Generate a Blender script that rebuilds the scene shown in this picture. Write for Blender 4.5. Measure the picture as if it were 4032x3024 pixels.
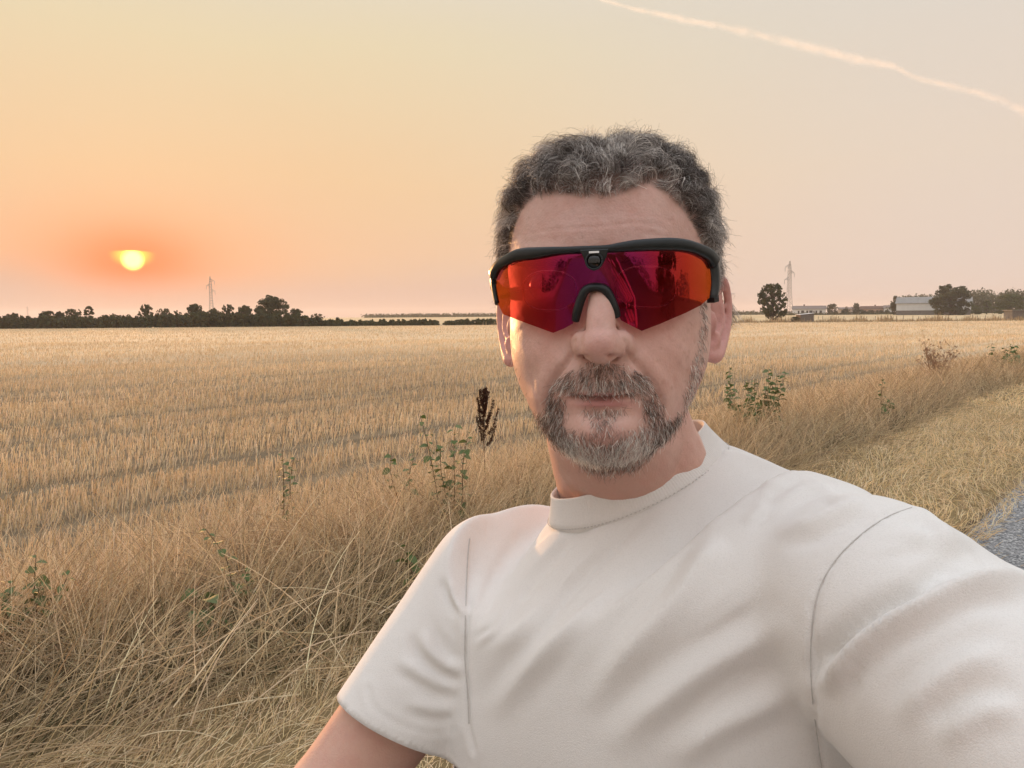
import bpy, bmesh, math, random
import numpy as np
from mathutils import Vector, Matrix

# ------------------------------------------------------------------ scene, camera
scene = bpy.context.scene
COL = scene.collection
for o in list(bpy.data.objects):
    bpy.data.objects.remove(o)
R = math.radians
F4 = 2914.0                       # focal length in photograph pixels (4032 wide)
CAM = np.array([0.0, 0.0, 1.55])
PITCH, ROLL = R(-5.25), R(0.47)
_f = np.array([0, math.cos(PITCH), math.sin(PITCH)])
_r0 = np.array([1.0, 0, 0]); _u0 = np.cross(_r0, _f)
_r = _r0 * math.cos(ROLL) - _u0 * math.sin(ROLL)     # clockwise camera roll
_u = np.cross(_r, _f)
cam_data = bpy.data.cameras.new('camera')
cam_data.sensor_width = 36.0
cam_data.sensor_fit = 'HORIZONTAL'
cam_data.lens = 36.0 * F4 / 4032.0
cam_data.clip_start = 0.01
cam_data.clip_end = 30000.0
cam = bpy.data.objects.new('camera', cam_data)
M = Matrix.Identity(4)
for i in range(3):
    M[i][0] = _r[i]; M[i][1] = _u[i]; M[i][2] = -_f[i]; M[i][3] = CAM[i]
cam.matrix_world = M
COL.objects.link(cam)
scene.camera = cam

def pdir(u, v):
    d = _f + _r * ((u - 2016) / F4) - _u * ((v - 1512) / F4)
    return d
def P(u, v, d):
    """photo pixel + depth along the optical axis -> world"""
    return CAM + pdir(u, v) * d
def proj(p):
    q = np.asarray(p, float) - CAM
    z = q @ _f
    return 2016 + F4 * (q @ _r) / z, 1512 - F4 * (q @ _u) / z, z
def on_ground(u, v, z=0.0):
    d = pdir(u, v)
    t = (z - CAM[2]) / d[2]
    return CAM + d * t
def at_y(u, v, y):
    d = pdir(u, v)
    return CAM + d * (y / d[1])

def lin(c):
    return tuple(((x / 255.0) / 12.92 if x / 255.0 <= 0.04045 else ((x / 255.0 + 0.055) / 1.055) ** 2.4) for x in c)

# ------------------------------------------------------------------ view, sky, sun
scene.view_settings.view_transform = 'Standard'
scene.view_settings.look = 'None'
scene.view_settings.exposure = 0.35
scene.view_settings.gamma = 1.0
scene.render.engine = 'CYCLES'
scene.cycles.max_bounces = 5
scene.cycles.diffuse_bounces = 3
scene.cycles.use_adaptive_sampling = True
scene.cycles.adaptive_threshold = 0.02
scene.cycles.transparent_max_bounces = 8
scene.cycles.use_denoising = True

SUN = pdir(522, 1020); SUN = SUN / np.linalg.norm(SUN)
SUN_EL = math.asin(SUN[2]); SUN_AZ = math.atan2(SUN[0], SUN[1])

class NT:
    """tiny node-tree writer"""
    def __init__(s, tree): s.t = tree; s.n = tree.nodes; s.l = tree.links
    def node(s, typ, **kw):
        n = s.n.new(typ)
        for k, v in kw.items(): setattr(n, k, v)
        return n
    def put(s, sock, v):
        if isinstance(v, bpy.types.NodeSocket): s.l.new(v, sock)
        elif v is not None: sock.default_value = v
    def math(s, op, a, b=None, c=None, clamp=False):
        n = s.node('ShaderNodeMath', operation=op, use_clamp=clamp)
        s.put(n.inputs[0], a); s.put(n.inputs[1], b); s.put(n.inputs[2], c)
        return n.outputs[0]
    def vmath(s, op, a, b=None):
        n = s.node('ShaderNodeVectorMath', operation=op)
        s.put(n.inputs[0], a); s.put(n.inputs[1], b)
        return n.outputs['Value'] if op in ('DOT_PRODUCT', 'LENGTH', 'DISTANCE') else n.outputs[0]
    def ramp(s, fac, stops, interp='LINEAR'):
        n = s.node('ShaderNodeValToRGB'); cr = n.color_ramp; cr.interpolation = interp
        while len(cr.elements) < len(stops): cr.elements.new(0.5)
        for e, (p, c) in zip(cr.elements, stops):
            e.position = p; e.color = (*c[:3], 1.0)
        s.put(n.inputs[0], fac)
        return n.outputs[0]
    def mix(s, fac, a, b, blend='MIX'):
        n = s.node('ShaderNodeMix', data_type='RGBA', blend_type=blend)
        s.put(n.inputs[0], fac)
        s.put(n.inputs[6], a if isinstance(a, bpy.types.NodeSocket) else (*a[:3], 1.0))
        s.put(n.inputs[7], b if isinstance(b, bpy.types.NodeSocket) else (*b[:3], 1.0))
        return n.outputs[2]
    def smooth(s, x, lo, hi):
        n = s.node('ShaderNodeMapRange', interpolation_type='SMOOTHSTEP')
        s.put(n.inputs[0], x); n.inputs[1].default_value = lo; n.inputs[2].default_value = hi
        n.inputs[3].default_value = 0.0; n.inputs[4].default_value = 1.0
        return n.outputs[0]
    def noise(s, vec, scale, detail=3.0, rough=0.55, dist=0.0):
        n = s.node('ShaderNodeTexNoise')
        s.put(n.inputs['Vector'], vec); n.inputs['Scale'].default_value = scale
        n.inputs['Detail'].default_value = detail; n.inputs['Roughness'].default_value = rough
        n.inputs['Distortion'].default_value = dist
        return n.outputs['Fac']
    def mapping(s, vec, loc=(0, 0, 0), rot=(0, 0, 0), scale=(1, 1, 1)):
        n = s.node('ShaderNodeMapping')
        s.put(n.inputs[0], vec); n.inputs[1].default_value = loc
        n.inputs[2].default_value = rot; n.inputs[3].default_value = scale
        return n.outputs[0]

world = bpy.data.worlds.new('World'); scene.world = world
world.use_nodes = True
W = NT(world.node_tree); W.n.clear()
tc = W.node('ShaderNodeTexCoord').outputs['Generated']
sep = W.node('ShaderNodeSeparateXYZ'); W.put(sep.inputs[0], tc)
dz = sep.outputs[2]
# slow waviness so that the bands of evening haze are not ruler-straight
wob = W.noise(W.mapping(tc, scale=(1.0, 1.0, 5.0)), 2.2, 3.0)
el = W.math('ADD', dz, W.math('MULTIPLY', W.math('SUBTRACT', wob, 0.5), 0.07))
elN = W.math('ADD', W.math('MULTIPLY', el, 0.98), 0.02, clamp=True)
S = lin
base = W.ramp(elN, [(0.0, S((207, 184, 175))), (0.045, S((216, 189, 175))), (0.10, S((236, 200, 168))),
                    (0.19, S((240, 209, 168))), (0.33, S((233, 218, 182))), (0.50, S((224, 216, 202))),
                    (0.75, S((222, 222, 222))), (1.0, S((214, 222, 232)))])
away = W.ramp(elN, [(0.0, S((228, 208, 197))), (0.08, S((230, 211, 197))), (0.2, S((231, 214, 197))),
                    (0.36, S((225, 215, 203))), (0.52, S((219, 216, 213))), (0.75, S((222, 224, 228))), (1.0, S((214, 222, 232)))])
sd = W.vmath('DOT_PRODUCT', tc, tuple(SUN))
ang = W.math('MULTIPLY', W.math('ARCCOSINE', W.math('MINIMUM', sd, 0.999999)), 57.29578)
col = W.mix(W.smooth(ang, 14.0, 62.0), base, away)
# orange glow around the low sun, flattened along the haze layers
up_t = np.cross(np.cross(SUN, [0, 0, 1.0]), SUN); up_t /= np.linalg.norm(up_t)
rt_t = np.cross(SUN, [0, 0, 1.0]); rt_t /= np.linalg.norm(rt_t)
tx = W.math('MULTIPLY', W.vmath('DOT_PRODUCT', tc, tuple(rt_t)), 57.29578)
ty = W.math('MULTIPLY', W.vmath('DOT_PRODUCT', tc, tuple(up_t)), 57.29578)
front = W.math('GREATER_THAN', sd, 0.0)
def ell(a, b, oy=0.0):
    q = W.math('ADD', W.math('POWER', W.math('DIVIDE', tx, a), 2.0),
               W.math('POWER', W.math('DIVIDE', W.math('ADD', ty, oy), b), 2.0))
    return W.math('SQRT', q)
def glow(a, b, oy, amount):
    g = W.math('POWER', 2.71828, W.math('MULTIPLY', W.math('POWER', ell(a, b, oy), 2.0), -1.0))
    return W.math('MULTIPLY', W.math('MULTIPLY', g, amount), front)
col = W.mix(glow(26.0, 11.0, -2.0, 0.50), col, S((243, 190, 142)))
col = W.mix(glow(9.5, 4.0, 0.6, 0.66), col, S((252, 152, 100)))
col = W.mix(glow(3.7, 2.2, 0.4, 0.90), col, S((255, 116, 50)))
# grey-pink veil low on the horizon left of the sun
veil = W.math('MULTIPLY', W.smooth(tx, -1.0, -9.5), W.math('SUBTRACT', 1.0, W.smooth(ty, -2.2, 0.6)))
veil = W.math('MULTIPLY', W.math('MULTIPLY', veil, front), 0.72)
col = W.mix(veil, col, S((206, 176, 162)))
low = W.math('MULTIPLY', W.math('SUBTRACT', 1.0, W.smooth(dz, 0.02, 0.062)), 0.55)
low = W.math('MULTIPLY', low, W.math('SUBTRACT', 1.0, W.smooth(W.math('ABSOLUTE', tx), 24.0, 44.0)))
col = W.mix(low, col, S((220, 184, 166)))
# the sun itself, its upper limb cut off by a thin bank of haze
cut = W.math('SUBTRACT', 1.0, W.smooth(W.math('ADD', ty, W.math('MULTIPLY', W.math('POWER', tx, 2.0), 0.045)), 0.50, 0.64))
halo = W.math('MULTIPLY', W.math('SUBTRACT', 1.0, W.smooth(ell(1.55, 0.95, -0.28), 0.25, 1.0)), cut)
core = W.math('MULTIPLY', W.math('SUBTRACT', 1.0, W.smooth(ell(0.85, 0.85, 0.04), 0.40, 1.0)), cut)
col = W.mix(W.math('MULTIPLY', halo, front), col, (1.7, 0.95, 0.10))
col = W.mix(W.math('MULTIPLY', core, front), col, (4.5, 3.3, 0.65))
# a measure of the physical sky for the blue-grey of the upper air
sky = W.node('ShaderNodeTexSky', sky_type='NISHITA')
sky.sun_disc = False; sky.sun_elevation = SUN_EL; sky.sun_rotation = SUN_AZ
sky.dust_density = 4.0; sky.altitude = 50.0
# sky overhead raised beyond its natural strength to add light on the foreground
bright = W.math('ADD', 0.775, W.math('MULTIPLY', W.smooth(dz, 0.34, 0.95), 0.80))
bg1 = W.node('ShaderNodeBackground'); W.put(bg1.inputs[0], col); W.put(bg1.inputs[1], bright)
bg2 = W.node('ShaderNodeBackground'); W.put(bg2.inputs[0], sky.outputs[0]); bg2.inputs[1].default_value = 0.002
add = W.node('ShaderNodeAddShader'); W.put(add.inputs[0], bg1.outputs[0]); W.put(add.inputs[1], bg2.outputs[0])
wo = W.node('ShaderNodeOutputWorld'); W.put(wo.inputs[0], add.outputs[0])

sun_data = bpy.data.lights.new('sun', 'SUN')
sun_data.energy = 3.8
sun_data.angle = R(1.5)
sun_data.color = (1.0, 0.50, 0.20)
sun = bpy.data.objects.new('sun', sun_data)
sun.rotation_euler = Vector(tuple(SUN)).to_track_quat('Z', 'Y').to_euler()
sun.location = (-40, 60, 30)
COL.objects.link(sun)

# ------------------------------------------------------------------ helpers
rng = np.random.default_rng(7)
def tag(o, label=None, cat=None, group=None, kind=None):
    if label: o['label'] = label
    if cat: o['category'] = cat
    if group: o['group'] = group
    if kind: o['kind'] = kind
    return o
def empty(name, loc=(0, 0, 0), rz=0.0):
    o = bpy.data.objects.new(name, None)
    o.location = loc; o.rotation_euler = (0, 0, rz); o.empty_display_size = 0.1
    COL.objects.link(o)
    return o
def link(name, data, mat=None, parent=None):
    o = bpy.data.objects.new(name, data)
    COL.objects.link(o)
    if mat is not None and not (data.materials and data.materials[0] == mat):
        data.materials.clear(); data.materials.append(mat)
    if parent is not None:
        o.parent = parent
    return o
def mesh(name, verts, faces, smooth=False):
    me = bpy.data.meshes.new(name)
    me.from_pydata([tuple(map(float, v)) for v in verts], [], [tuple(map(int, f)) for f in faces])
    if smooth: me.polygons.foreach_set('use_smooth', [True] * len(me.polygons))
    me.update()
    return me
def fast_mesh(name, verts, faces, smooth=False):
    """numpy quads or triangles -> mesh"""
    verts = np.asarray(verts, np.float32); faces = np.asarray(faces, np.int32)
    k = faces.shape[1]
    me = bpy.data.meshes.new(name)
    me.vertices.add(len(verts)); me.vertices.foreach_set('co', verts.ravel())
    me.loops.add(faces.size); me.loops.foreach_set('vertex_index', faces.ravel())
    me.polygons.add(len(faces)); me.polygons.foreach_set('loop_start', np.arange(0, faces.size, k, dtype=np.int32))
    if smooth: me.polygons.foreach_set('use_smooth', np.ones(len(faces), bool))
    me.update(calc_edges=True)
    return me
def hair(name, pts, radius, tint, mat, parent=None):
    """pts (N,K,3), radius (N,K), tint (N,3) -> one hair-curves object"""
    N, K, _ = pts.shape
    cv = bpy.data.hair_curves.new(name)
    cv.add_curves([K] * N)
    cv.position_data.foreach_set('vector', np.ascontiguousarray(pts, np.float32).ravel())
    a = cv.attributes.get('radius') or cv.attributes.new('radius', 'FLOAT', 'POINT')
    a.data.foreach_set('value', np.ascontiguousarray(radius, np.float32).ravel())
    t = cv.attributes.new('tint', 'FLOAT_COLOR', 'CURVE')
    t.data.foreach_set('color', np.concatenate([tint, np.ones((N, 1))], 1).astype(np.float32).ravel())
    cv.materials.append(mat)
    o = bpy.data.objects.new(name, cv)
    COL.objects.link(o)
    if parent is not None: o.parent = parent
    return o
def polyline(pts, n):
    pts = np.asarray(pts, float)
    seg = np.r_[0, np.cumsum(np.linalg.norm(np.diff(pts, axis=0), axis=1))]
    t = np.linspace(0, seg[-1], n)
    return np.stack([np.interp(t, seg, pts[:, k]) for k in range(pts.shape[1])], 1)
def smoothcurve(pts, n):
    """Catmull-Rom through pts"""
    p = np.asarray(pts, float); p = np.vstack([2 * p[0] - p[1], p, 2 * p[-1] - p[-2]])
    m = len(p) - 3; out = []
    for t in np.linspace(0, m - 1e-6, n):
        i = int(t); f = t - i
        a, b, c, d = p[i], p[i + 1], p[i + 2], p[i + 3]
        out.append(0.5 * (2 * b + (c - a) * f + (2 * a - 5 * b + 4 * c - d) * f * f + (3 * b - a - 3 * c + d) * f ** 3))
    return np.array(out)
def frames(pts):
    t = np.gradient(pts, axis=0); t /= np.linalg.norm(t, axis=1)[:, None]
    ref = np.array([0, 0, 1.0]) if abs(t[0, 2]) < 0.9 else np.array([0, 1.0, 0])
    n = np.cross(t[0], ref); n /= np.linalg.norm(n); N = []
    for k in range(len(pts)):
        n = n - t[k] * (n @ t[k]); n /= np.linalg.norm(n); N.append(n.copy())
    N = np.array(N)
    return t, N, np.cross(t, N)
def tube_vf(pts, rad, seg=10, rad2=None, cap=True, off=0):
    """closed tube along pts -> verts, faces (lists); rad2 = second half-axis"""
    pts = np.asarray(pts, float); n = len(pts)
    rad = np.broadcast_to(np.asarray(rad, float), (n,)); rad2 = rad if rad2 is None else np.broadcast_to(np.asarray(rad2, float), (n,))
    _, A, B = frames(pts)
    th = np.linspace(0, 2 * math.pi, seg, endpoint=False)
    V = (pts[:, None] + A[:, None] * (np.cos(th)[None, :, None] * rad[:, None, None]) + B[:, None] * (np.sin(th)[None, :, None] * rad2[:, None, None])).reshape(-1, 3)
    Fc = []
    for i in range(n - 1):
        for j in range(seg):
            k = (j + 1) % seg
            Fc.append((off + i * seg + j, off + i * seg + k, off + (i + 1) * seg + k, off + (i + 1) * seg + j))
    V = list(map(tuple, V))
    if cap:
        Fc.append(tuple(off + j for j in reversed(range(seg))))
        Fc.append(tuple(off + (n - 1) * seg + j for j in range(seg)))
    return V, Fc
class MB:
    """collects shapes for ONE mesh"""
    def __init__(s): s.v = []; s.f = []
    def add(s, V, Fc):
        o = len(s.v); s.v += [tuple(v) for v in V]; s.f += [tuple(i + o for i in f) for f in Fc]; return s
    def tube(s, pts, rad, seg=8, rad2=None):
        V, Fc = tube_vf(pts, rad, seg, rad2); return s.add(V, Fc)
    def box(s, c, h, rot=None):
        V = []
        for dx in (-1, 1):
            for dy in (-1, 1):
                for dz_ in (-1, 1):
                    p = np.array([dx * h[0], dy * h[1], dz_ * h[2]])
                    if rot is not None: p = rot @ p
                    V.append(tuple(np.asarray(c) + p))
        return s.add(V, [(0, 1, 3, 2), (4, 6, 7, 5), (0, 4, 5, 1), (2, 3, 7, 6), (0, 2, 6, 4), (1, 5, 7, 3)])
    def bar(s, a, b, w, h=None):
        return s.tube([a, b], w * 0.707, 4, None if h is None else h * 0.707)
    def ball(s, c, r, seg=16, rings=10, rot=None):
        r = np.broadcast_to(np.asarray(r, float), (3,)); V = []; Fc = []
        for i in range(rings + 1):
            ph = math.pi * i / rings
            for j in range(seg):
                th = 2 * math.pi * j / seg
                p = np.array([math.sin(ph) * math.cos(th), math.sin(ph) * math.sin(th), math.cos(ph)]) * r
                if rot is not None: p = rot @ p
                V.append(tuple(np.asarray(c) + p))
        for i in range(rings):
            for j in range(seg):
                k = (j + 1) % seg
                if i == 0: Fc.append((j, (i + 1) * seg + j, (i + 1) * seg + k))
                elif i == rings - 1: Fc.append((i * seg + j, (i + 1) * seg + j, i * seg + k))
                else: Fc.append((i * seg + j, (i + 1) * seg + j, (i + 1) * seg + k, i * seg + k))
        return s.add(V, Fc)
    def build(s, name, mat=None, parent=None, smooth=False):
        return link(name, mesh(name, s.v, s.f, smooth), mat, parent)

MATS = {}
def mat(name, color, rough=0.8, spec=0.3, metal=0.0, noise=0.0, nscale=20.0, bump=0.0, bscale=60.0, coord='Object', color2=None, transl=0.0):
    """Principled with procedural mottling and fine relief"""
    if name in MATS: return MATS[name]
    m = bpy.data.materials.new(name); m.use_nodes = True
    T = NT(m.node_tree); b = T.n['Principled BSDF']
    b.inputs['Roughness'].default_value = rough; b.inputs['Specular IOR Level'].default_value = spec
    b.inputs['Metallic'].default_value = metal
    vec = T.node('ShaderNodeTexCoord').outputs[coord]
    c2 = color2 if color2 is not None else tuple(x * (1 - noise) for x in color)
    if noise > 0 or color2 is not None:
        T.put(b.inputs['Base Color'], T.mix(T.smooth(T.noise(vec, nscale, 4.0), 0.3, 0.7), color, c2))
    else:
        b.inputs['Base Color'].default_value = (*color, 1)
    if bump > 0:
        bn = T.node('ShaderNodeBump'); bn.inputs['Strength'].default_value = bump; bn.inputs['Distance'].default_value = 0.01
        T.put(bn.inputs['Height'], T.noise(vec, bscale, 4.0)); T.put(b.inputs['Normal'], bn.outputs[0])
    if transl > 0:
        tr = T.node('ShaderNodeBsdfTranslucent'); mx = T.node('ShaderNodeMixShader')
        tr.inputs[0].default_value = (*color, 1); mx.inputs[0].default_value = transl
        T.put(mx.inputs[1], b.outputs[0]); T.put(mx.inputs[2], tr.outputs[0])
        T.put(T.n['Material Output'].inputs[0], mx.outputs[0])
    MATS[name] = m
    return m
def tint_mat(name, rough=0.7, spec=0.25, transl=0.3, sheen=0.0):
    """straw, hair and leaves: colour from the 'tint' attribute"""
    m = bpy.data.materials.new(name); m.use_nodes = True
    T = NT(m.node_tree); b = T.n['Principled BSDF']
    at = T.node('ShaderNodeAttribute', attribute_name='tint')
    T.put(b.inputs['Base Color'], at.outputs[0])
    b.inputs['Roughness'].default_value = rough; b.inputs['Specular IOR Level'].default_value = spec
    if transl > 0:
        tr = T.node('ShaderNodeBsdfTranslucent'); T.put(tr.inputs[0], at.outputs[0])
        mx = T.node('ShaderNodeMixShader'); mx.inputs[0].default_value = transl
        T.put(mx.inputs[1], b.outputs[0]); T.put(mx.inputs[2], tr.outputs[0])
        T.put(T.n['Material Output'].inputs[0], mx.outputs[0])
    MATS[name] = m
    return m
# ================================================================== ground, road, verge, stubble
PD = np.array([0.68, 0.733]); PD /= np.linalg.norm(PD)          # direction of the road
PN = np.array([PD[1], -PD[0]])                                  # to the road side
N_ROAD, N_VERGE, N_FIELD = -1.15, -2.70, -5.3
FIELD_Z = -0.34
def sn(x, y): return x * PD[0] + y * PD[1], x * PN[0] + y * PN[1]
def xy(s, n): return s * PD[0] + n * PN[0], s * PD[1] + n * PN[1]
def ground_z(x, y):
    s, n = sn(np.asarray(x, float), np.asarray(y, float))
    z = np.interp(n, [-60, -6.2, N_FIELD, -4.2, -3.2, N_VERGE, N_ROAD - 0.1, N_ROAD, 2.6, 2.7, 4.5, 7, 60], [FIELD_Z, FIELD_Z, FIELD_Z + 0.03, -0.20, -0.06, 0.0, 0.025, -0.03, -0.03, 0.02, 0.0, -0.25, -0.25])
    z = z + 0.02 * np.sin(s * 0.9 + n * 1.7) * (np.abs(n + 4) < 1.4) + 0.012 * np.sin(s * 2.3 + 1) * (n < N_VERGE) * (n > -9)
    z = z + 0.15 * np.exp(-((n + 4.15) / 0.75) ** 2)
    yy = np.asarray(y, float)
    far = np.interp(yy, [156, 300, 450, 600, 6000], [0.0, 0.90, 1.25, 1.35, 1.6]) * (n < -20)
    return z + far
VN = dict()
def straw_ground(name, c1, c2, c3, row_scale, bump, near=None):
    m = bpy.data.materials.new(name); m.use_nodes = True
    T = NT(m.node_tree); b = T.n['Principled BSDF']
    pos = T.node('ShaderNodeNewGeometry').outputs['Position']
    rot = math.atan2(PD[1], PD[0])
    q = T.mapping(T.mapping(pos, rot=(0, 0, -rot)), scale=(0.10, 1.0, 1.0))
    streak = T.noise(q, row_scale, 5.0, 0.62)
    streak2 = T.noise(q, row_scale * 0.22, 3.0, 0.6)
    fine = T.noise(pos, 9.0, 4.0, 0.7)
    c = T.mix(T.smooth(streak, 0.36, 0.66), c1, c2)
    c = T.mix(T.math('MULTIPLY', T.smooth(streak2, 0.42, 0.62), 0.55), c, c3)
    c = T.mix(T.math('MULTIPLY', T.smooth(fine, 0.35, 0.75), 0.35), c, tuple(x * 0.6 for x in c1))
    if near is not None:      # bare soil shows where single stalks are built; further out the sheet stands for the stubble itself
        c = T.mix(T.smooth(T.vmath('LENGTH', pos), 14.0, 60.0), T.mix(T.smooth(streak, 0.35, 0.65), near, tuple(x * 0.6 for x in near)), c)
    T.put(b.inputs['Base Color'], c); b.inputs['Roughness'].default_value = 0.95; b.inputs['Specular IOR Level'].default_value = 0.05
    bn = T.node('ShaderNodeBump'); bn.inputs['Strength'].default_value = bump; bn.inputs['Distance'].default_value = 0.12
    T.put(bn.inputs['Height'], T.math('ADD', streak, T.math('MULTIPLY', fine, 0.6))); T.put(b.inputs['Normal'], bn.outputs[0])
    return m
soil_m = straw_ground('field_soil', (0.70, 0.53, 0.34), (0.55, 0.40, 0.24), (0.74, 0.58, 0.39), 2.6, 0.5, (0.24, 0.18, 0.115))
verge_m = straw_ground('verge_turf', (0.26, 0.19, 0.10), (0.16, 0.115, 0.06), (0.34, 0.25, 0.13), 9.0, 0.6)
# one sheet to the horizon: fine near the camera, coarse far out
sv = np.unique(np.concatenate([-np.geomspace(6, 3000, 40), np.arange(-6, 30, 0.25), np.geomspace(30, 3000, 46)]))
nvv = np.unique(np.concatenate([-np.geomspace(9, 3000, 44), np.arange(-9, 3, 0.12), np.arange(3, 9, 0.5), np.geomspace(9, 3000, 30)]))
GX, GN = np.meshgrid(sv, nvv, indexing='ij')
X, Y = xy(GX, GN); Z = ground_z(X, Y)
a_, b_ = len(sv), len(nvv)
idx = np.arange(a_ * b_).reshape(a_, b_)
quads = np.stack([idx[:-1, :-1], idx[:-1, 1:], idx[1:, 1:], idx[1:, :-1]], -1).reshape(-1, 4)
g_me = fast_mesh('field_ground', np.stack([X, Y, Z], -1).reshape(-1, 3), quads[:, ::-1], True)
g_o = link('field_ground', g_me, soil_m); tag(g_o, 'wide flat field of pale straw stubble reaching the far trees', None, None, 'structure')
# verge sheet and road sheet, each a few millimetres above the ground
def strip(name, s_list, n_list, dz_, m):
    A, B = np.meshgrid(s_list, n_list, indexing='ij'); X, Y = xy(A, B); Z = ground_z(X, Y) + dz_
    p, q = A.shape; id_ = np.arange(p * q).reshape(p, q)
    f = np.stack([id_[:-1, :-1], id_[:-1, 1:], id_[1:, 1:], id_[1:, :-1]], -1).reshape(-1, 4)
    return link(name, fast_mesh(name, np.stack([X, Y, Z], -1).reshape(-1, 3), f[:, ::-1], True), m)
sl = np.unique(np.concatenate([np.arange(-8, 30, 0.25), np.geomspace(30, 400, 30), -np.geomspace(8, 300, 20)]))
vo = strip('grass_verge', sl, np.linspace(-5.25, -1.16, 40), 0.006, verge_m); tag(vo, 'mown dry grass verge beside the road', None, None, 'structure')
strip_o = strip('far_verge', sl, np.linspace(2.72, 5.0, 10), 0.006, verge_m); tag(strip_o, 'dry grass verge on the other side of the road', None, None, 'structure')
asph = bpy.data.materials.new('asphalt'); asph.use_nodes = True
T = NT(asph.node_tree); b = T.n['Principled BSDF']
pos = T.node('ShaderNodeNewGeometry').outputs['Position']
vr = T.node('ShaderNodeTexVoronoi'); T.put(vr.inputs['Vector'], pos); vr.inputs['Scale'].default_value = 70.0
chip = T.ramp(T.node('ShaderNodeSeparateColor').outputs[0] if False else vr.outputs['Color'], [(0.0, (0.06, 0.062, 0.065)), (0.5, (0.22, 0.22, 0.225)), (1.0, (0.58, 0.57, 0.55))])
c = T.mix(T.smooth(T.noise(pos, 3.0, 4.0), 0.35, 0.7), chip, (0.11, 0.11, 0.115), 'MIX')
c = T.mix(0.25, chip, c)
T.put(b.inputs['Base Color'], c); b.inputs['Roughness'].default_value = 0.85; b.inputs['Specular IOR Level'].default_value = 0.25
bn = T.node('ShaderNodeBump'); bn.inputs['Strength'].default_value = 0.9; bn.inputs['Distance'].default_value = 0.01
T.put(bn.inputs['Height'], T.math('SUBTRACT', 1.0, vr.outputs['Distance'])); T.put(b.inputs['Normal'], bn.outputs[0])
rn = np.linspace(N_ROAD + 0.02, 2.66, 24)
ro = strip('road', sl, rn, 0.012, asph); tag(ro, 'narrow grey chipped asphalt road', None, None, 'structure')

added_dark_m = straw_ground('added_dark_ground', (0.085, 0.085, 0.035), (0.13, 0.115, 0.055), (0.06, 0.065, 0.028), 2.0, 0.6)  # unseen dark ground, added to darken the lower part of the lens reflection
co_ = strip('added_dark_field', sl, np.concatenate([np.linspace(5.6, 20, 12), np.geomspace(22, 300, 16)]), 0.01, added_dark_m); tag(co_, 'unseen dark field added across the road to darken the mirrored ground', None, None, 'structure')
# ------------------------------------------------------------------ dry plants as strands
straw_mat = tint_mat('straw', rough=0.62, spec=0.25, transl=0.22)
def palette(n, cols, jit=0.18):
    cols = np.array(cols); c = cols[rng.integers(0, len(cols), n)]
    return np.clip(c * rng.uniform(1 - jit, 1 + jit, (n, 1)) * rng.uniform(0.96, 1.04, (n, 3)), 0, 1)
STRAW = [(0.74, 0.56, 0.35), (0.80, 0.63, 0.42), (0.66, 0.48, 0.28), (0.84, 0.69, 0.49), (0.55, 0.40, 0.23)]
def in_view(x, y, margin=0.25):
    return np.abs(x) < (0.69 + margin) * np.maximum(y, 0) + 1.2
def tracks(n):
    """1 inside wheel tracks, where the stubble is pressed flat"""
    t = np.zeros_like(n)
    for c, w, k in ((-7.3, 0.26, 1.0), (-9.1, 0.30, 0.9), (-12.6, 0.3, 0.6), (-14.6, 0.32, 0.9), (-19.2, 0.35, 0.6), (-21.3, 0.4, 0.8), (-27.0, 0.5, 0.8), (-33.5, 0.5, 0.7), (-36, 0.6, 0.8), (-46, 0.8, 0.7), (-55, 0.9, 0.8), (-70, 1.2, 0.8), (-88, 1.6, 0.8)):
        t = np.maximum(t, k * np.exp(-((n - c) / w) ** 2))
    return t
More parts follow.
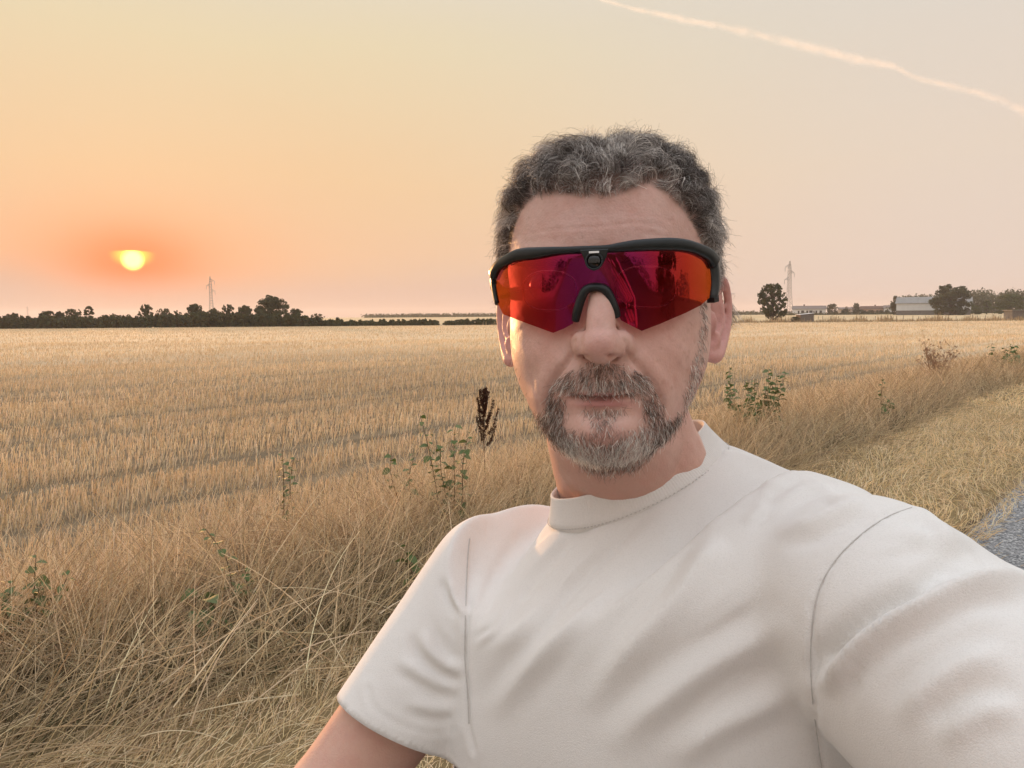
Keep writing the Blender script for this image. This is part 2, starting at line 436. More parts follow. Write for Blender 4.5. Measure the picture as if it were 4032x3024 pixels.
def stubble():
    P_, R_, C_ = [], [], []
    K = 3
    for r0, r1, dens, wid, hgt in ((4.5, 9, 400, 1.25, 1.0), (9, 16, 190, 1.5, 1.0), (16, 30, 72, 2.1, 1.05), (30, 60, 22, 3.2, 1.1), (60, 160, 4.0, 6.0, 1.15)):
        area_ = 2 * 1.0 * (r1 * r1 - r0 * r0) * 0.5 + 2.4 * (r1 - r0)
        n_ = int(area_ * dens)
        y = np.sqrt(rng.uniform(r0 * r0, r1 * r1, n_)); x = rng.uniform(-1, 1, n_) * (0.94 * y + 1.2)
        s, n = sn(x, y)
        # drilled rows, about 14 cm apart
        n = np.where(rng.random(n_) < 0.9, np.round(n / 0.14) * 0.14 + rng.normal(0, 0.018, n_), n)
        x, y = xy(s, n)
        keep = (n < N_FIELD + rng.normal(0.15, 0.25, n_)) & (y > 3.0) & (y < 153)
        tr_ = tracks(n + 0.10 * np.sin(s * 0.35))
        clump = np.sin(s * 1.7 + 3 * np.sin(n * 2.1)) * np.sin(n * 5.3 + s * 0.9)
        keep &= rng.random(n_) > np.clip(0.85 * tr_ + 0.30 * (clump < -0.45), 0, 0.93)
        x, y, s, n, tr_ = x[keep], y[keep], s[keep], n[keep], tr_[keep]; m = len(x)
        z = ground_z(x, y)
        h = rng.normal(0.145, 0.030, m).clip(0.05, 0.27) * hgt * (1 - 0.60 * tr_)
        lean = rng.normal(0, 0.14, (m, 2)) + PD[None] * 0.10 + (PD[None] * rng.normal(0.5, 0.3, (m, 1))) * (0.8 * tr_[:, None])
        base_ = np.stack([x, y, z - 0.01], 1)
        tip = base_ + np.concatenate([lean * h[:, None], h[:, None]], 1)
        bend = rng.normal(0, 0.006, (m, 3))
        P_.append(np.stack([base_, (base_ + tip) / 2 + bend, tip], 1))
        R_.append(np.repeat((rng.uniform(0.0014, 0.0024, m) * wid)[:, None], K, 1))
        patch = 0.5 + 0.5 * np.sin(s * 0.23 + 2.0 * np.sin(n * 0.31))
        c = palette(m, STRAW) * (0.90 + 0.16 * patch)[:, None]
        grey = tr_ > 0.4
        c[grey] = c[grey] * np.array([0.66, 0.72, 0.78])
        C_.append(c)
    return np.concatenate(P_), np.concatenate(R_), np.concatenate(C_)
so_ = hair('stubble', *stubble(), straw_mat)
tag(so_, 'golden cut straw stubble standing in rows across the field', 'stubble', None, 'stuff')

def blades(n_, srange, nrange, hmean, hsd, lean_dir, lean, curl, wid, cols, K=7, dens_pow=1.0, flat=0.0, zlift=0.0):
    s0, s1 = srange
    s = s0 + (s1 - s0) * rng.random(n_) ** dens_pow
    n = rng.uniform(*nrange, n_)
    x, y = xy(s, n)
    z = ground_z(x, y)
    h = np.clip(rng.normal(hmean, hsd, n_), 0.08, None)
    # tussocks: neighbours lean the same way
    ta = 2.2 * np.sin(s * 1.9 + 1.3 * np.sin(n * 2.7)) + 1.6 * np.sin(n * 3.1 - s * 1.1)
    d = np.stack([np.cos(ta), np.sin(ta)], 1) * 0.55 + np.asarray(lean_dir)[None] * 0.8 + rng.normal(0, 0.55, (n_, 2))
    d /= np.linalg.norm(d, axis=1)[:, None]
    L_ = rng.gamma(4.0, lean / 4.0, n_); cu = rng.gamma(2.0, curl / 2.0, n_)
    pts = np.zeros((n_, K, 3)); p = np.stack([x, y, z - 0.01 + zlift * rng.random(n_)], 1); pts[:, 0] = p
    ang_ = np.clip(L_ + flat, 0, 1.5)
    side_ = rng.normal(0, 0.35, n_)
    for k in range(1, K):
        st = h / (K - 1)
        dd_ = np.stack([d[:, 0] * np.cos(side_ * k / K) - d[:, 1] * np.sin(side_ * k / K), d[:, 0] * np.sin(side_ * k / K) + d[:, 1] * np.cos(side_ * k / K)], 1)
        p = p + np.concatenate([dd_ * (st * np.sin(ang_))[:, None], (st * np.cos(ang_))[:, None]], 1)
        gz = ground_z(p[:, 0], p[:, 1]) + 0.01
        p[:, 2] = np.maximum(p[:, 2], gz)
        pts[:, k] = p; ang_ = np.minimum(ang_ + cu / (K - 1), 2.0)
    r = np.linspace(1.0, 0.35, K)[None] * (wid * rng.uniform(0.6, 1.4, n_))[:, None]
    return pts, r, palette(n_, cols, 0.22)
def tussocks(m, per, srange, nrange, hmean, wid, cols, K=7, dens_pow=1.0, spread=0.10, wind=(0, 0), droop=0.9):
    """bunches of grass: blades fan out from each root and bow over under their own weight"""
    s = srange[0] + (srange[1] - srange[0]) * rng.random(m) ** dens_pow
    n = rng.uniform(*nrange, m)
    size_ = rng.uniform(0.55, 1.25, m); tilt = rng.normal(0, 0.35, (m, 2)) + np.asarray(wind)[None]
    tone = rng.uniform(0.75, 1.15, m)
    k = np.repeat(np.arange(m), per); N_ = len(k)
    a = rng.uniform(0, 2 * math.pi, N_); q = np.sqrt(rng.random(N_))
    d = np.stack([np.cos(a), np.sin(a)], 1) * (0.35 + 0.75 * q)[:, None] + tilt[k]
    ln_ = np.linalg.norm(d, axis=1); d = d / ln_[:, None]
    x, y = xy(s[k], n[k]); x = x + np.cos(a) * q * spread * size_[k]; y = y + np.sin(a) * q * spread * size_[k]
    h = hmean * size_[k] * rng.uniform(0.45, 1.15, N_)
    p = np.stack([x, y, ground_z(x, y) - 0.01], 1); pts = np.zeros((N_, K, 3)); pts[:, 0] = p
    ang_ = np.clip(ln_ * rng.uniform(0.25, 0.75, N_), 0.02, 1.35); cu = rng.gamma(2.0, droop / 2.0, N_)
    kink = rng.random(N_) < 0.22; kk = rng.integers(2, K - 1, N_)
    for j in range(1, K):
        st = h / (K - 1)
        ang_ = np.where(kink & (kk == j), ang_ + rng.uniform(0.5, 1.3, N_), ang_)
        p = p + np.concatenate([d * (st * np.sin(ang_))[:, None], (st * np.cos(ang_))[:, None]], 1) + rng.normal(0, 0.003, (N_, 3))
        p[:, 2] = np.maximum(p[:, 2], ground_z(p[:, 0], p[:, 1]) + 0.008)
        pts[:, j] = p; ang_ = np.minimum(ang_ + cu / (K - 1), 2.2)
    r = np.linspace(1.0, 0.35, K)[None] * (wid * rng.uniform(0.55, 1.5, N_))[:, None]
    return pts, r, palette(N_, cols, 0.22) * tone[k][:, None]
def cat(*parts): return tuple(np.concatenate(q) for q in zip(*parts))
LONG = [(0.66, 0.50, 0.31), (0.56, 0.40, 0.22), (0.78, 0.62, 0.41), (0.40, 0.28, 0.16), (0.68, 0.51, 0.32), (0.28, 0.20, 0.12)]
LOW = [(0.38, 0.285, 0.165), (0.46, 0.345, 0.205), (0.29, 0.215, 0.125), (0.58, 0.45, 0.28)]  # darkened tones: shade at the front of the bank put into the colour
side_dir = -PN * 0.5 + PD * 0.3
wd_ = tuple(side_dir * 0.35)
lg = cat(
    tussocks(210, 40, (0.5, 7.5), (-5.7, -3.5), 0.58, 0.0021, LONG, wind=wd_),
    tussocks(280, 28, (7.5, 18), (-5.7, -3.3), 0.58, 0.0031, LONG, dens_pow=1.3, wind=wd_),
    tussocks(420, 24, (18, 60), (-5.6, -2.9), 0.56, 0.0045, LONG, dens_pow=1.6, wind=wd_, spread=0.16),
    blades(1800, (60, 150), (-5.6, -2.9), 0.6, 0.14, side_dir, 0.35, 0.7, 0.010, LONG),
    blades(2800, (0.5, 8), (-5.7, -3.6), 0.48, 0.17, side_dir, 0.42, 0.8, 0.0014, LONG),
    blades(2400, (8, 18), (-5.6, -3.4), 0.48, 0.17, side_dir, 0.45, 0.8, 0.0024, LONG, dens_pow=1.3),
    # flattened swathes towards the edge of the mown strip, combed by wind and mower
    blades(6200, (0.3, 7.5), (-4.1, -2.65), 0.55, 0.16, PD, 1.2, 0.40, 0.0018, LOW, zlift=0.12),
    tussocks(120, 34, (0.3, 7.5), (-4.0, -2.8), 0.42, 0.0015, LOW + LONG, wind=tuple(PD * 0.8), droop=1.3),
    blades(6000, (7.5, 25), (-4.2, -2.7), 0.55, 0.12, PD, 1.1, 0.5, 0.0024, LOW, zlift=0.14, dens_pow=1.4),
    tussocks(90, 30, (7.5, 25), (-3.9, -2.8), 0.42, 0.0024, LOW + LONG, wind=tuple(PD * 0.8), droop=1.3),
    # short dark blades low in the bank, shade of the gaps put into their colour
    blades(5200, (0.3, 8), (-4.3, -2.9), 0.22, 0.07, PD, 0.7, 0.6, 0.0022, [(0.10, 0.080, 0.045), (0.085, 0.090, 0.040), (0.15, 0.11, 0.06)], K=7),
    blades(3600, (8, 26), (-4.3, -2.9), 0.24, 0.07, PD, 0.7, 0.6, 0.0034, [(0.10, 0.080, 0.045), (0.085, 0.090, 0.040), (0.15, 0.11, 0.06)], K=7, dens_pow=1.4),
    # tall thin stems that stand clear
    blades(520, (0.8, 12), (-5.4, -3.0), 0.80, 0.10, side_dir, 0.30, 0.45, 0.0011, [(0.70, 0.56, 0.36), (0.62, 0.47, 0.28)]),
    # cut ends fallen over the edge
    blades(260, (0.8, 6), (-3.4, -2.5), 0.45, 0.15, PD * 0.4 + PN * 0.8, 0.95, 0.3, 0.0024, [(0.74, 0.62, 0.42), (0.66, 0.53, 0.34)], zlift=0.25))
lo = hair('long_dry_grass', *lg, straw_mat)
tag(lo, 'tangled long dry grass between the mown verge and the field', 'grass', None, 'stuff')
MOWN = [(0.80, 0.60, 0.36), (0.85, 0.67, 0.43), (0.66, 0.48, 0.27), (0.88, 0.73, 0.50), (0.54, 0.39, 0.22)]
GOLD = [(0.86, 0.61, 0.31), (0.78, 0.58, 0.34), (0.88, 0.68, 0.40), (0.62, 0.44, 0.24)]
mg = cat(
    blades(21000, (-0.6, 5.0), (-2.85, -1.02), 0.085, 0.03, PD, 1.15, 0.5, 0.0013, MOWN, K=4, zlift=0.05),
    blades(15000, (5.0, 14), (-2.8, -1.00), 0.10, 0.03, PD, 1.1, 0.5, 0.0020, GOLD + MOWN, K=4, zlift=0.04),
    blades(9000, (14, 50), (-2.9, -1.1), 0.11, 0.03, PD, 1.0, 0.5, 0.0050, GOLD, K=4, zlift=0.03, dens_pow=1.4),
    blades(6000, (-0.6, 14), (-2.8, -1.1), 0.05, 0.02, PD, 0.4, 0.6, 0.0015, [(0.46, 0.35, 0.18), (0.40, 0.32, 0.15)], K=4),
    blades(260, (4.0, 10), (-1.15, -0.7), 0.07, 0.02, PN, 1.2, 0.4, 0.0016, GOLD, K=4))
mo = hair('mown_grass', *mg, straw_mat)
tag(mo, 'short mown hay-coloured grass and clippings along the road edge', 'grass', None, 'stuff')
bk = cat(
    blades(9000, (-12, 14), (2.8, 5.5), 0.30, 0.10, PN, 0.4, 0.6, 0.0030, LONG + LOW, K=5))
bo = hair('roadside_grass', *bk, straw_mat); tag(bo, 'dry grass on the far roadside mirrored in the sunglasses', 'grass', None, 'stuff')
# ================================================================== trees, hedge, pylons, houses beyond the field
def leaf_mat(name, c, c2, tr=0.25):
    m = mat(name, c, 0.75, 0.2, color2=c2, nscale=0.9, coord='Object', transl=tr); return m
LM = [leaf_mat('leaf_dark', (0.050, 0.062, 0.028), (0.090, 0.100, 0.045)), leaf_mat('leaf_olive', (0.060, 0.068, 0.026), (0.10, 0.105, 0.045)),
      leaf_mat('leaf_green', (0.075, 0.10, 0.030), (0.12, 0.14, 0.05))]
bark_m = mat('bark', (0.09, 0.07, 0.05), 0.95, 0.1, noise=0.4, nscale=6, bump=0.5, bscale=20)
def leaf_cloud(centers, radii, n, size, r=rng, flat=1.0):
    """leaf-sized quads spread through clumps"""
    k = r.choice(len(centers), n, p=(radii ** 2) / (radii ** 2).sum())
    d = r.normal(0, 1, (n, 3)); d /= np.linalg.norm(d, axis=1)[:, None]
    rad_ = radii[k] * r.random(n) ** 0.38
    p = centers[k] + d * rad_[:, None] * np.array([1, 1, flat])
    a = r.normal(0, 1, (n, 3)); a /= np.linalg.norm(a, axis=1)[:, None]
    b_ = np.cross(a, r.normal(0, 1, (n, 3))); b_ /= np.linalg.norm(b_, axis=1)[:, None]
    s_ = size * r.uniform(0.6, 1.4, n)[:, None]
    V = np.stack([p - a * s_, p + b_ * s_ * 0.55, p + a * s_, p - b_ * s_ * 0.55], 1).reshape(-1, 3)
    return V, np.arange(4 * n).reshape(-1, 4)
def make_tree(kind, seed):
    """unit tree: 1 m high, crown about 1 m wide; returns (trunk mesh, crown mesh)"""
    r = np.random.default_rng(seed)
    tb = MB()
    top_t = 0.55
    trunk = smoothcurve([(0, 0, -0.02), (0.01, 0, 0.15), (-0.01, 0.01, 0.35), (0.0, 0, top_t)], 8)
    tb.tube(trunk, np.linspace(0.028, 0.012, 8), 7)
    cen, rad_ = [], []
    nl = {'open': 120, 'dense': 110, 'slim': 50, 'bush': 80, 'loose': 60}[kind]
    for k in range(nl):
        if kind == 'slim':
            z = r.uniform(0.12, 0.97); w = 0.20 * math.sin(math.pi * min(max((z - 0.02) / 1.0, 0), 1)) ** 0.6
        elif kind == 'bush':
            z = r.uniform(0.05, 0.86); w = 0.46 * math.sqrt(max(1 - ((z - 0.25) / 0.68) ** 2, 0.02))
        elif kind == 'dense':
            z = r.uniform(0.06, 0.93); w = 0.43 * math.sqrt(max(1 - ((z - 0.45) / 0.54) ** 2, 0.02))
        else:
            z = r.uniform(0.16, 0.93); w = 0.44 * math.sqrt(max(1 - ((z - 0.52) / 0.48) ** 2, 0.03))
        a = r.uniform(0, 2 * math.pi); q = w * math.sqrt(r.uniform(0.05, 1))
        c = np.array([q * math.cos(a), q * math.sin(a), z]); cen.append(c)
        rad_.append(r.uniform(0.030, 0.080) * {'open': 0.95, 'dense': 1.35, 'slim': 0.8, 'bush': 1.35, 'loose': 0.80}[kind])
        if kind in ('open', 'loose') or k % 3 == 0:
            st = trunk[min(int(max(z - 0.12, 0.05) / top_t * 7), 7)]
            tb.tube(smoothcurve([st, st * 0.45 + c * 0.55 + np.array([0, 0, 0.02]), c], 5), np.linspace(0.010, 0.003, 5), 5)
    cen, rad_ = np.array(cen), np.array(rad_)
    n = {'open': 3600, 'dense': 6500, 'slim': 2600, 'bush': 5500, 'loose': 1900}[kind]
    V, Fq = leaf_cloud(cen, rad_, n, 0.030, r)
    V[:, 2] = np.maximum(V[:, 2], 0.0)
    return mesh('trunk', tb.v, tb.f, True), fast_mesh('crown', V, Fq)
TREES = {k: [make_tree(k, s_ * 7 + i) for i in range(m)] for k, s_, m in (('open', 1, 2), ('dense', 2, 3), ('slim', 3, 1), ('bush', 4, 3), ('loose', 5, 2))}
tree_count = 0
def far_z(x, y): return float(ground_z(x, y))
def put_tree(kind, u, vtop, wpx, y, label, mi=0, group=None, cat_='tree', name=None, sink=0.0, rz=None):
    """tree on the ground at distance y, its height from the top pixel, its width in pixels"""
    global tree_count
    tm_, cm_ = TREES[kind][tree_count % len(TREES[kind])]; tree_count += 1
    p = at_y(u, 1245, y); x = p[0]; z = far_z(x, y) - sink
    h = at_y(u, vtop, y)[2] - z
    w = wpx / F4 * y / {'slim': 0.45, 'bush': 1.05, 'dense': 1.0, 'open': 0.98, 'loose': 0.95}[kind]
    e = empty(name or {'bush': 'bush'}.get(kind, 'tree'), (x, y, z), rng.uniform(0, 6.28) if rz is None else rz)
    e.scale = (w, w, h)
    tag(e, label, cat_, group)
    t_ = link('trunk', tm_, bark_m, e)
    c_ = bpy.data.objects.new('crown', cm_); COL.objects.link(c_); c_.parent = e
    if not cm_.materials: cm_.materials.append(LM[0])
    c_.material_slots[0].link = 'OBJECT'; c_.material_slots[0].material = LM[mi]
    return e
HY = 158.0
# left field edge, from the left border of the picture towards the man
for k, (kind, u_, vt, w_, y_, mi, lab) in enumerate([
    ('dense', 50, 1232, 70, 166, 0, 'low round tree furthest left above the hedge'),
    ('dense', 185, 1223, 75, 164, 0, 'rounded tree at the left of the clump beyond the hedge, left of the sun'),
    ('dense', 238, 1226, 50, 168, 0, 'small round-topped tree in the middle of the clump left of the sun'),
    ('open', 292, 1214, 80, 165, 1, 'spiky-topped tree at the right of the clump left of the sun'),
    ('slim', 350, 1206, 42, 172, 1, 'slim pale upright tree beside the clump left of the sun'),
    ('bush', 394, 1243, 28, 163, 0, 'tiny dark bush on the skyline left of the sun'),
    ('loose', 442, 1231, 52, 166, 1, 'ragged small tree standing alone just left of the sun'),
    ('open', 572, 1196, 66, 164, 1, 'airy tree with gaps in its crown right below the sun'),
    ('loose', 632, 1211, 46, 165, 1, 'airy twin-topped tree next to the gappy tree below the sun'),
    ('open', 655, 1212, 34, 162, 1, 'narrow round tree at the right end of the three airy trees'),
    ('loose', 696, 1219, 50, 170, 1, 'faint feathery tree between the airy trees and the dark dome'),
    ('dense', 772, 1197, 82, 163, 0, 'dark domed tree left of the lattice pylon'),
    ('dense', 842, 1213, 62, 160, 0, 'low dark tree at the foot of the left pylon'),
    ('open', 895, 1196, 64, 164, 0, 'tree with a sky hole just right of the left pylon'),
    ('dense', 962, 1203, 78, 162, 0, 'mid-height dark tree leading up to the tallest tree'),
    ('dense', 1072, 1164, 158, 168, 0, 'tallest broad dark tree of the left treeline'),
    ('open', 1166, 1214, 64, 161, 0, 'small dark tree on the right shoulder of the tallest tree'),
    ('loose', 1250, 1231, 66, 164, 1, 'thin pale tree at the right end of the left treeline'),
]):
    put_tree(kind, u_, vt, w_, y_, lab, mi, 'trees along the far edge of the field')
for k, (u_, vt, w_, lab) in enumerate([
    (1318, 1258, 60, 'low bush just right of the left treeline'), (1388, 1262, 74, 'second low bush right of the left treeline'), (1440, 1260, 50, 'third low bush right of the left treeline'),
    (1500, 1265, 60, 'fourth low bush in the thin hedge below the far wood'), (1566, 1263, 64, 'fifth low bush in the thin hedge below the far wood'), (1640, 1259, 78, 'sixth low bush in the thin hedge below the far wood'),
    (1702, 1258, 46, 'bush left of the gap in the thin hedge'), (1776, 1262, 44, 'small bush right of the gap in the thin hedge'), (1816, 1255, 52, 'rounded bush near the man\'s right ear'), (1880, 1256, 64, 'bush close to the man\'s right ear'), (1945, 1254, 70, 'bush right behind the man\'s right ear')]):
    put_tree('bush', u_, vt, w_ * (1.35 + 0.35 * (k % 2)), 160 + (k % 3) * 2, lab, 0 if k % 3 else 1, 'low bushes along the far edge of the field')
# dense hedge under the trees
hb = []
hc_, hr_ = [], []
for u_ in np.arange(-420, 1965, 7.0):
    if 1722 < u_ < 1752: continue
    y = HY + rng.uniform(-0.8, 2.2)
    topv = np.interp(u_, [-420, 0, 200, 480, 700, 900, 1200, 1290, 1400, 1550, 1700, 1800, 1965], [1256, 1250, 1253, 1251, 1240, 1239, 1246, 1262, 1266, 1268, 1263, 1266, 1262]) + rng.normal(0, 4)
    zt = at_y(u_, topv, y)[2]; x = at_y(u_, 1245, y)[0]; zb = far_z(x, y)
    for z in np.arange(zb + 0.1, zt, 0.45):
        hc_.append((x, y + rng.normal(0, 0.4), z)); hr_.append(rng.uniform(0.28, 0.5))
hV, hF = leaf_cloud(np.array(hc_), np.array(hr_), 72000, 0.24)
hedge = empty('hedge', (float(np.mean([c[0] for c in hc_])), HY, FIELD_Z))
tag(hedge, 'long dense dark hedge closing the field under the left trees', 'hedge')
ho = link('foliage', fast_mesh('foliage', hV - np.array(hedge.location), hF), LM[0], hedge)
sm_ = MB()
for c in hc_[::23]:
    sm_.tube([(c[0] - hedge.location.x, c[1] - HY, -0.1), (c[0] - hedge.location.x + rng.normal(0, 0.1), c[1] - HY, 1.0)], [0.05, 0.03], 5)
tag(sm_.build('stems', bark_m, hedge), None, None, None, 'stuff')
# right-hand side
put_tree('open', 3043, 1112, 128, 166, 'lone leafy tree standing in front of the right-hand pylon', 0, None)
put_tree('dense', 3742, 1120, 158, 285, 'big dark tree hiding the right end of the white barn', 0, None)
put_tree('dense', 3528, 1164, 50, 322, 'dark tree against the left end of the white barn', 0, None)
put_tree('bush', 3975, 1152, 130, 318, 'bright green rounded tree near the right border', 2, None, 'tree', 'tree')
put_tree('slim', 3885, 1184, 36, 312, 'small pointed green tree between the big dark tree and the rounded green one', 2, None)
put_tree('bush', 3838, 1198, 60, 316, 'low green bush right of the big dark tree', 2, None)
put_tree('dense', 3275, 1196, 46, 396, 'round dark tree right of the long white house', 0, None)
put_tree('bush', 3330, 1214, 40, 388, 'low bush in front of the small beige house', 0, None)
put_tree('loose', 3332, 1204, 14, 420, 'tiny thin tree above the small beige house', 0, None)
put_tree('dense', 3370, 1193, 30, 430, 'small round tree above the white gable of the big house', 0, None)
for k, (u_, w_, lab) in enumerate([(3380, 70, 'clipped low bush left of the big house'), (3428, 40, 'dark round bush in front of the pink wall'), (3468, 26, 'small dark bush right of the round one'), (3492, 26, 'smallest bush by the white end of the big house')]):
    put_tree('bush', u_, 1218 + k, w_, 384, lab, 0, 'bushes in front of the big house')
# woods behind the barn and on the skyline
def wood(name, label, line, y0, y1, n, size, mi=0, bottom=None):
    cs, rs = [], []
    L_ = np.array(line, float)
    for u_ in np.arange(L_[0, 0], L_[-1, 0], 3.4):
        for rep in range(3):
            y = rng.uniform(y0, y1)
            vt = np.interp(u_, L_[:, 0], L_[:, 1]) + abs(rng.normal(0, 3.5)) + 4 * rep
            x = at_y(u_, 1245, y)[0]; zt = at_y(u_, vt, y)[2]; zb = far_z(x, y)
            st = size * 6
            for z in np.arange(zb, max(zt - st * 0.4, zb + 0.2), st * 0.9):
                cs.append((x + rng.normal(0, st * 0.3), y, z)); rs.append(st * rng.uniform(0.6, 1.1))
    cs, rs = np.array(cs), np.array(rs)
    V, Fq = leaf_cloud(cs, rs, n * 2, size * 1.5)
    o = link(name, fast_mesh(name, V, Fq), LM[mi]); tag(o, label, 'woodland', None, 'stuff'); return o
wood('woodland', 'dark wood rising behind the barn at the right', [(3430, 1222), (3470, 1212), (3500, 1200), (3540, 1176), (3570, 1160), (3640, 1153), (3680, 1158), (3720, 1142), (3800, 1148), (3850, 1138), (3880, 1136), (3920, 1152), (3960, 1140), (4010, 1136), (4032, 1146), (4200, 1140), (4500, 1150)], 420, 470, 16000, 0.42)
wood('woodland', 'low dark wood on the skyline left of the man', [(1440, 1250), (1480, 1240), (1530, 1236), (1600, 1238), (1700, 1240), (1760, 1247), (1790, 1245), (1850, 1242), (1960, 1240), (2200, 1242), (2500, 1240)], 640, 720, 9000, 0.6)
wood('woodland', 'thin line of trees on the skyline left of the lone tree', [(2500, 1240), (2860, 1240), (2900, 1238), (2960, 1231), (2990, 1222), (3010, 1219), (3040, 1226), (3100, 1230), (3130, 1228)], 520, 600, 5000, 0.5)
wood('woodland', 'low bushes along the foot of the houses', [(3100, 1229), (3240, 1228), (3300, 1226), (3420, 1228), (3540, 1228)], 378, 384, 3500, 0.22)
# woodland across the road, seen only as a mirror image in the glasses
def back_wood():
    cs, rs = [], []
    for a in np.arange(-70, 71, 0.8):
        d = 95 + 12 * math.sin(a * 0.09) ; h = 5.5 + 2.5 * math.sin(a * 0.31) + rng.normal(0, 1.0)
        x, y = d * math.sin(R(a)), -d * math.cos(R(a))
        for z in np.arange(0.3, max(h, 1.5), 1.1):
            cs.append((x, y, z)); rs.append(rng.uniform(0.8, 1.5))
    V, Fq = leaf_cloud(np.array(cs), np.array(rs), 9000, 0.5)
    o = link('woodland', fast_mesh('woodland', V, Fq), LM[0]); tag(o, 'treeline across the road, mirrored in the sunglasses', 'woodland', None, 'stuff')
back_wood()
def near_back(x, y, h, w, kind, label):
    tm_, cm_ = TREES[kind][0]
    e = empty('tree', (x, y, float(ground_z(x, y)))); e.scale = (w, w, h); tag(e, label, 'tree')
    link('trunk', tm_, bark_m, e); c_ = bpy.data.objects.new('crown', cm_); COL.objects.link(c_); c_.parent = e
    c_.material_slots[0].link = 'OBJECT'; c_.material_slots[0].material = LM[0]
near_back(15.0, -13.0, 6.5, 7.5, 'dense', 'dark roadside tree mirrored at the outer edge of the sunglasses')
near_back(6.0, -34.0, 7.0, 6.5, 'open', 'tree across the road mirrored near the bridge of the sunglasses')

# ------------------------------------------------------------------ pylons
steel = mat('pylon_steel', (0.30, 0.29, 0.29), 0.6, 0.4, noise=0.15, nscale=2)
pyl_leg, pyl_brace, pyl_arm, pyl_ins = MB(), MB(), [], []
def pyl_w(z): return np.interp(z, [0, 14, 27, 32], [1.9, 0.95, 0.75, 0.15])
for sx in (-1, 1):
    for sy in (-1, 1):
        pyl_leg.tube([(sx * pyl_w(z), sy * pyl_w(z), z) for z in np.linspace(0, 32, 17)], 0.10, 4)
lev = [0, 3, 5.8, 8.4, 10.8, 13, 15, 17, 19, 21, 23, 25, 27, 29, 30.5]
for a, b in zip(lev[:-1], lev[1:]):
    for f in range(4):
        c = [(-1, -1), (1, -1), (1, 1), (-1, 1)]
        p, q = c[f], c[(f + 1) % 4]
        A = (p[0] * pyl_w(a), p[1] * pyl_w(a), a); B = (q[0] * pyl_w(b), q[1] * pyl_w(b), b)
        A2 = (q[0] * pyl_w(a), q[1] * pyl_w(a), a); B2 = (p[0] * pyl_w(b), p[1] * pyl_w(b), b)
        pyl_brace.tube([A, B], 0.055, 3); pyl_brace.tube([A2, B2], 0.055, 3)
arm_specs = [(28.5, -1, 2.9), (25.0, 1, 2.9), (21.0, -1, 3.1)]
pm_leg = mesh('tower_leg', pyl_leg.v, pyl_leg.f); pm_br = mesh('lattice', pyl_brace.v, pyl_brace.f)
arm_me, ins_me = [], []
for z, sx, ln in arm_specs:
    m_ = MB()
    for sy in (-0.7, 0.7):
        m_.tube([(sx * 0.3, sy, z + 1.7), (sx * ln, 0, z)], 0.10, 4); m_.tube([(sx * 0.3, sy, z), (sx * ln, 0, z)], 0.10, 4)
    m_.tube([(sx * 1.4, 0, z), (sx * 1.2, 0, z + 1.1)], 0.07, 4)
    arm_me.append(mesh('cross_arm', m_.v, m_.f))
    i_ = MB().tube([(sx * ln, 0, z), (sx * (ln + 0.05), 0, z - 2.6)], 0.14, 6); ins_me.append(mesh('insulator', i_.v, i_.f))
def pylon(u_, vtop, y, label, mirror=1, k=1.0):
    x = at_y(u_, 1245, y)[0]; z = far_z(x, y); h = at_y(u_, vtop, y)[2] - z
    e = empty('pylon', (x, y, z), R(8)); s_ = h / 32.0; e.scale = (s_ * mirror * k, s_, s_)
    tag(e, label, 'pylon', 'lattice pylons of the power line')
    link('tower_legs', pm_leg, steel, e); link('lattice', pm_br, steel, e)
    for am, im in zip(arm_me, ins_me):
        ao = link('cross_arm', am, steel, e); link('insulator', im, steel, ao)
pylon(3105, 1028, 420, 'steel lattice pylon rising behind the lone tree on the right')
pylon(834, 1088, 500, 'steel lattice pylon rising above the left treeline', -1)
pylon(110, 1206, 1500, 'faint tiny pylon at the far left skyline', 1)

# ------------------------------------------------------------------ buildings
white_w = mat('white_render', (0.66, 0.66, 0.66), 0.9, 0.1, noise=0.08, nscale=1.5)
beige_w = mat('beige_render', (0.52, 0.43, 0.35), 0.9, 0.1, noise=0.12, nscale=1.5)
pink_w = mat('pink_render', (0.52, 0.36, 0.29), 0.9, 0.1, noise=0.12, nscale=1.5)
tile_m = mat('grey_brown_tile', (0.24, 0.20, 0.18), 0.85, 0.2, noise=0.25, nscale=3, bump=0.4, bscale=12)
brown_t = mat('brown_tile', (0.14, 0.085, 0.065), 0.85, 0.2, noise=0.25, nscale=3, bump=0.4, bscale=12)
win_m = mat('dark_window', (0.03, 0.035, 0.04), 0.15, 0.5, noise=0.3, nscale=3)
sheet_w = mat('pale_sheet', (0.60, 0.62, 0.64), 0.55, 0.3, noise=0.06, nscale=0.8)
sheet_r = mat('grey_sheet_roof', (0.26, 0.25, 0.235), 0.7, 0.3, noise=0.15, nscale=0.8)
block_m = mat('dark_block_wall', (0.17, 0.165, 0.16), 0.95, 0.1, noise=0.2, nscale=1.2, bump=0.4, bscale=6)
wood_g = mat('weathered_boards', (0.20, 0.175, 0.16), 0.9, 0.1, noise=0.35, nscale=5, bump=0.5, bscale=14)
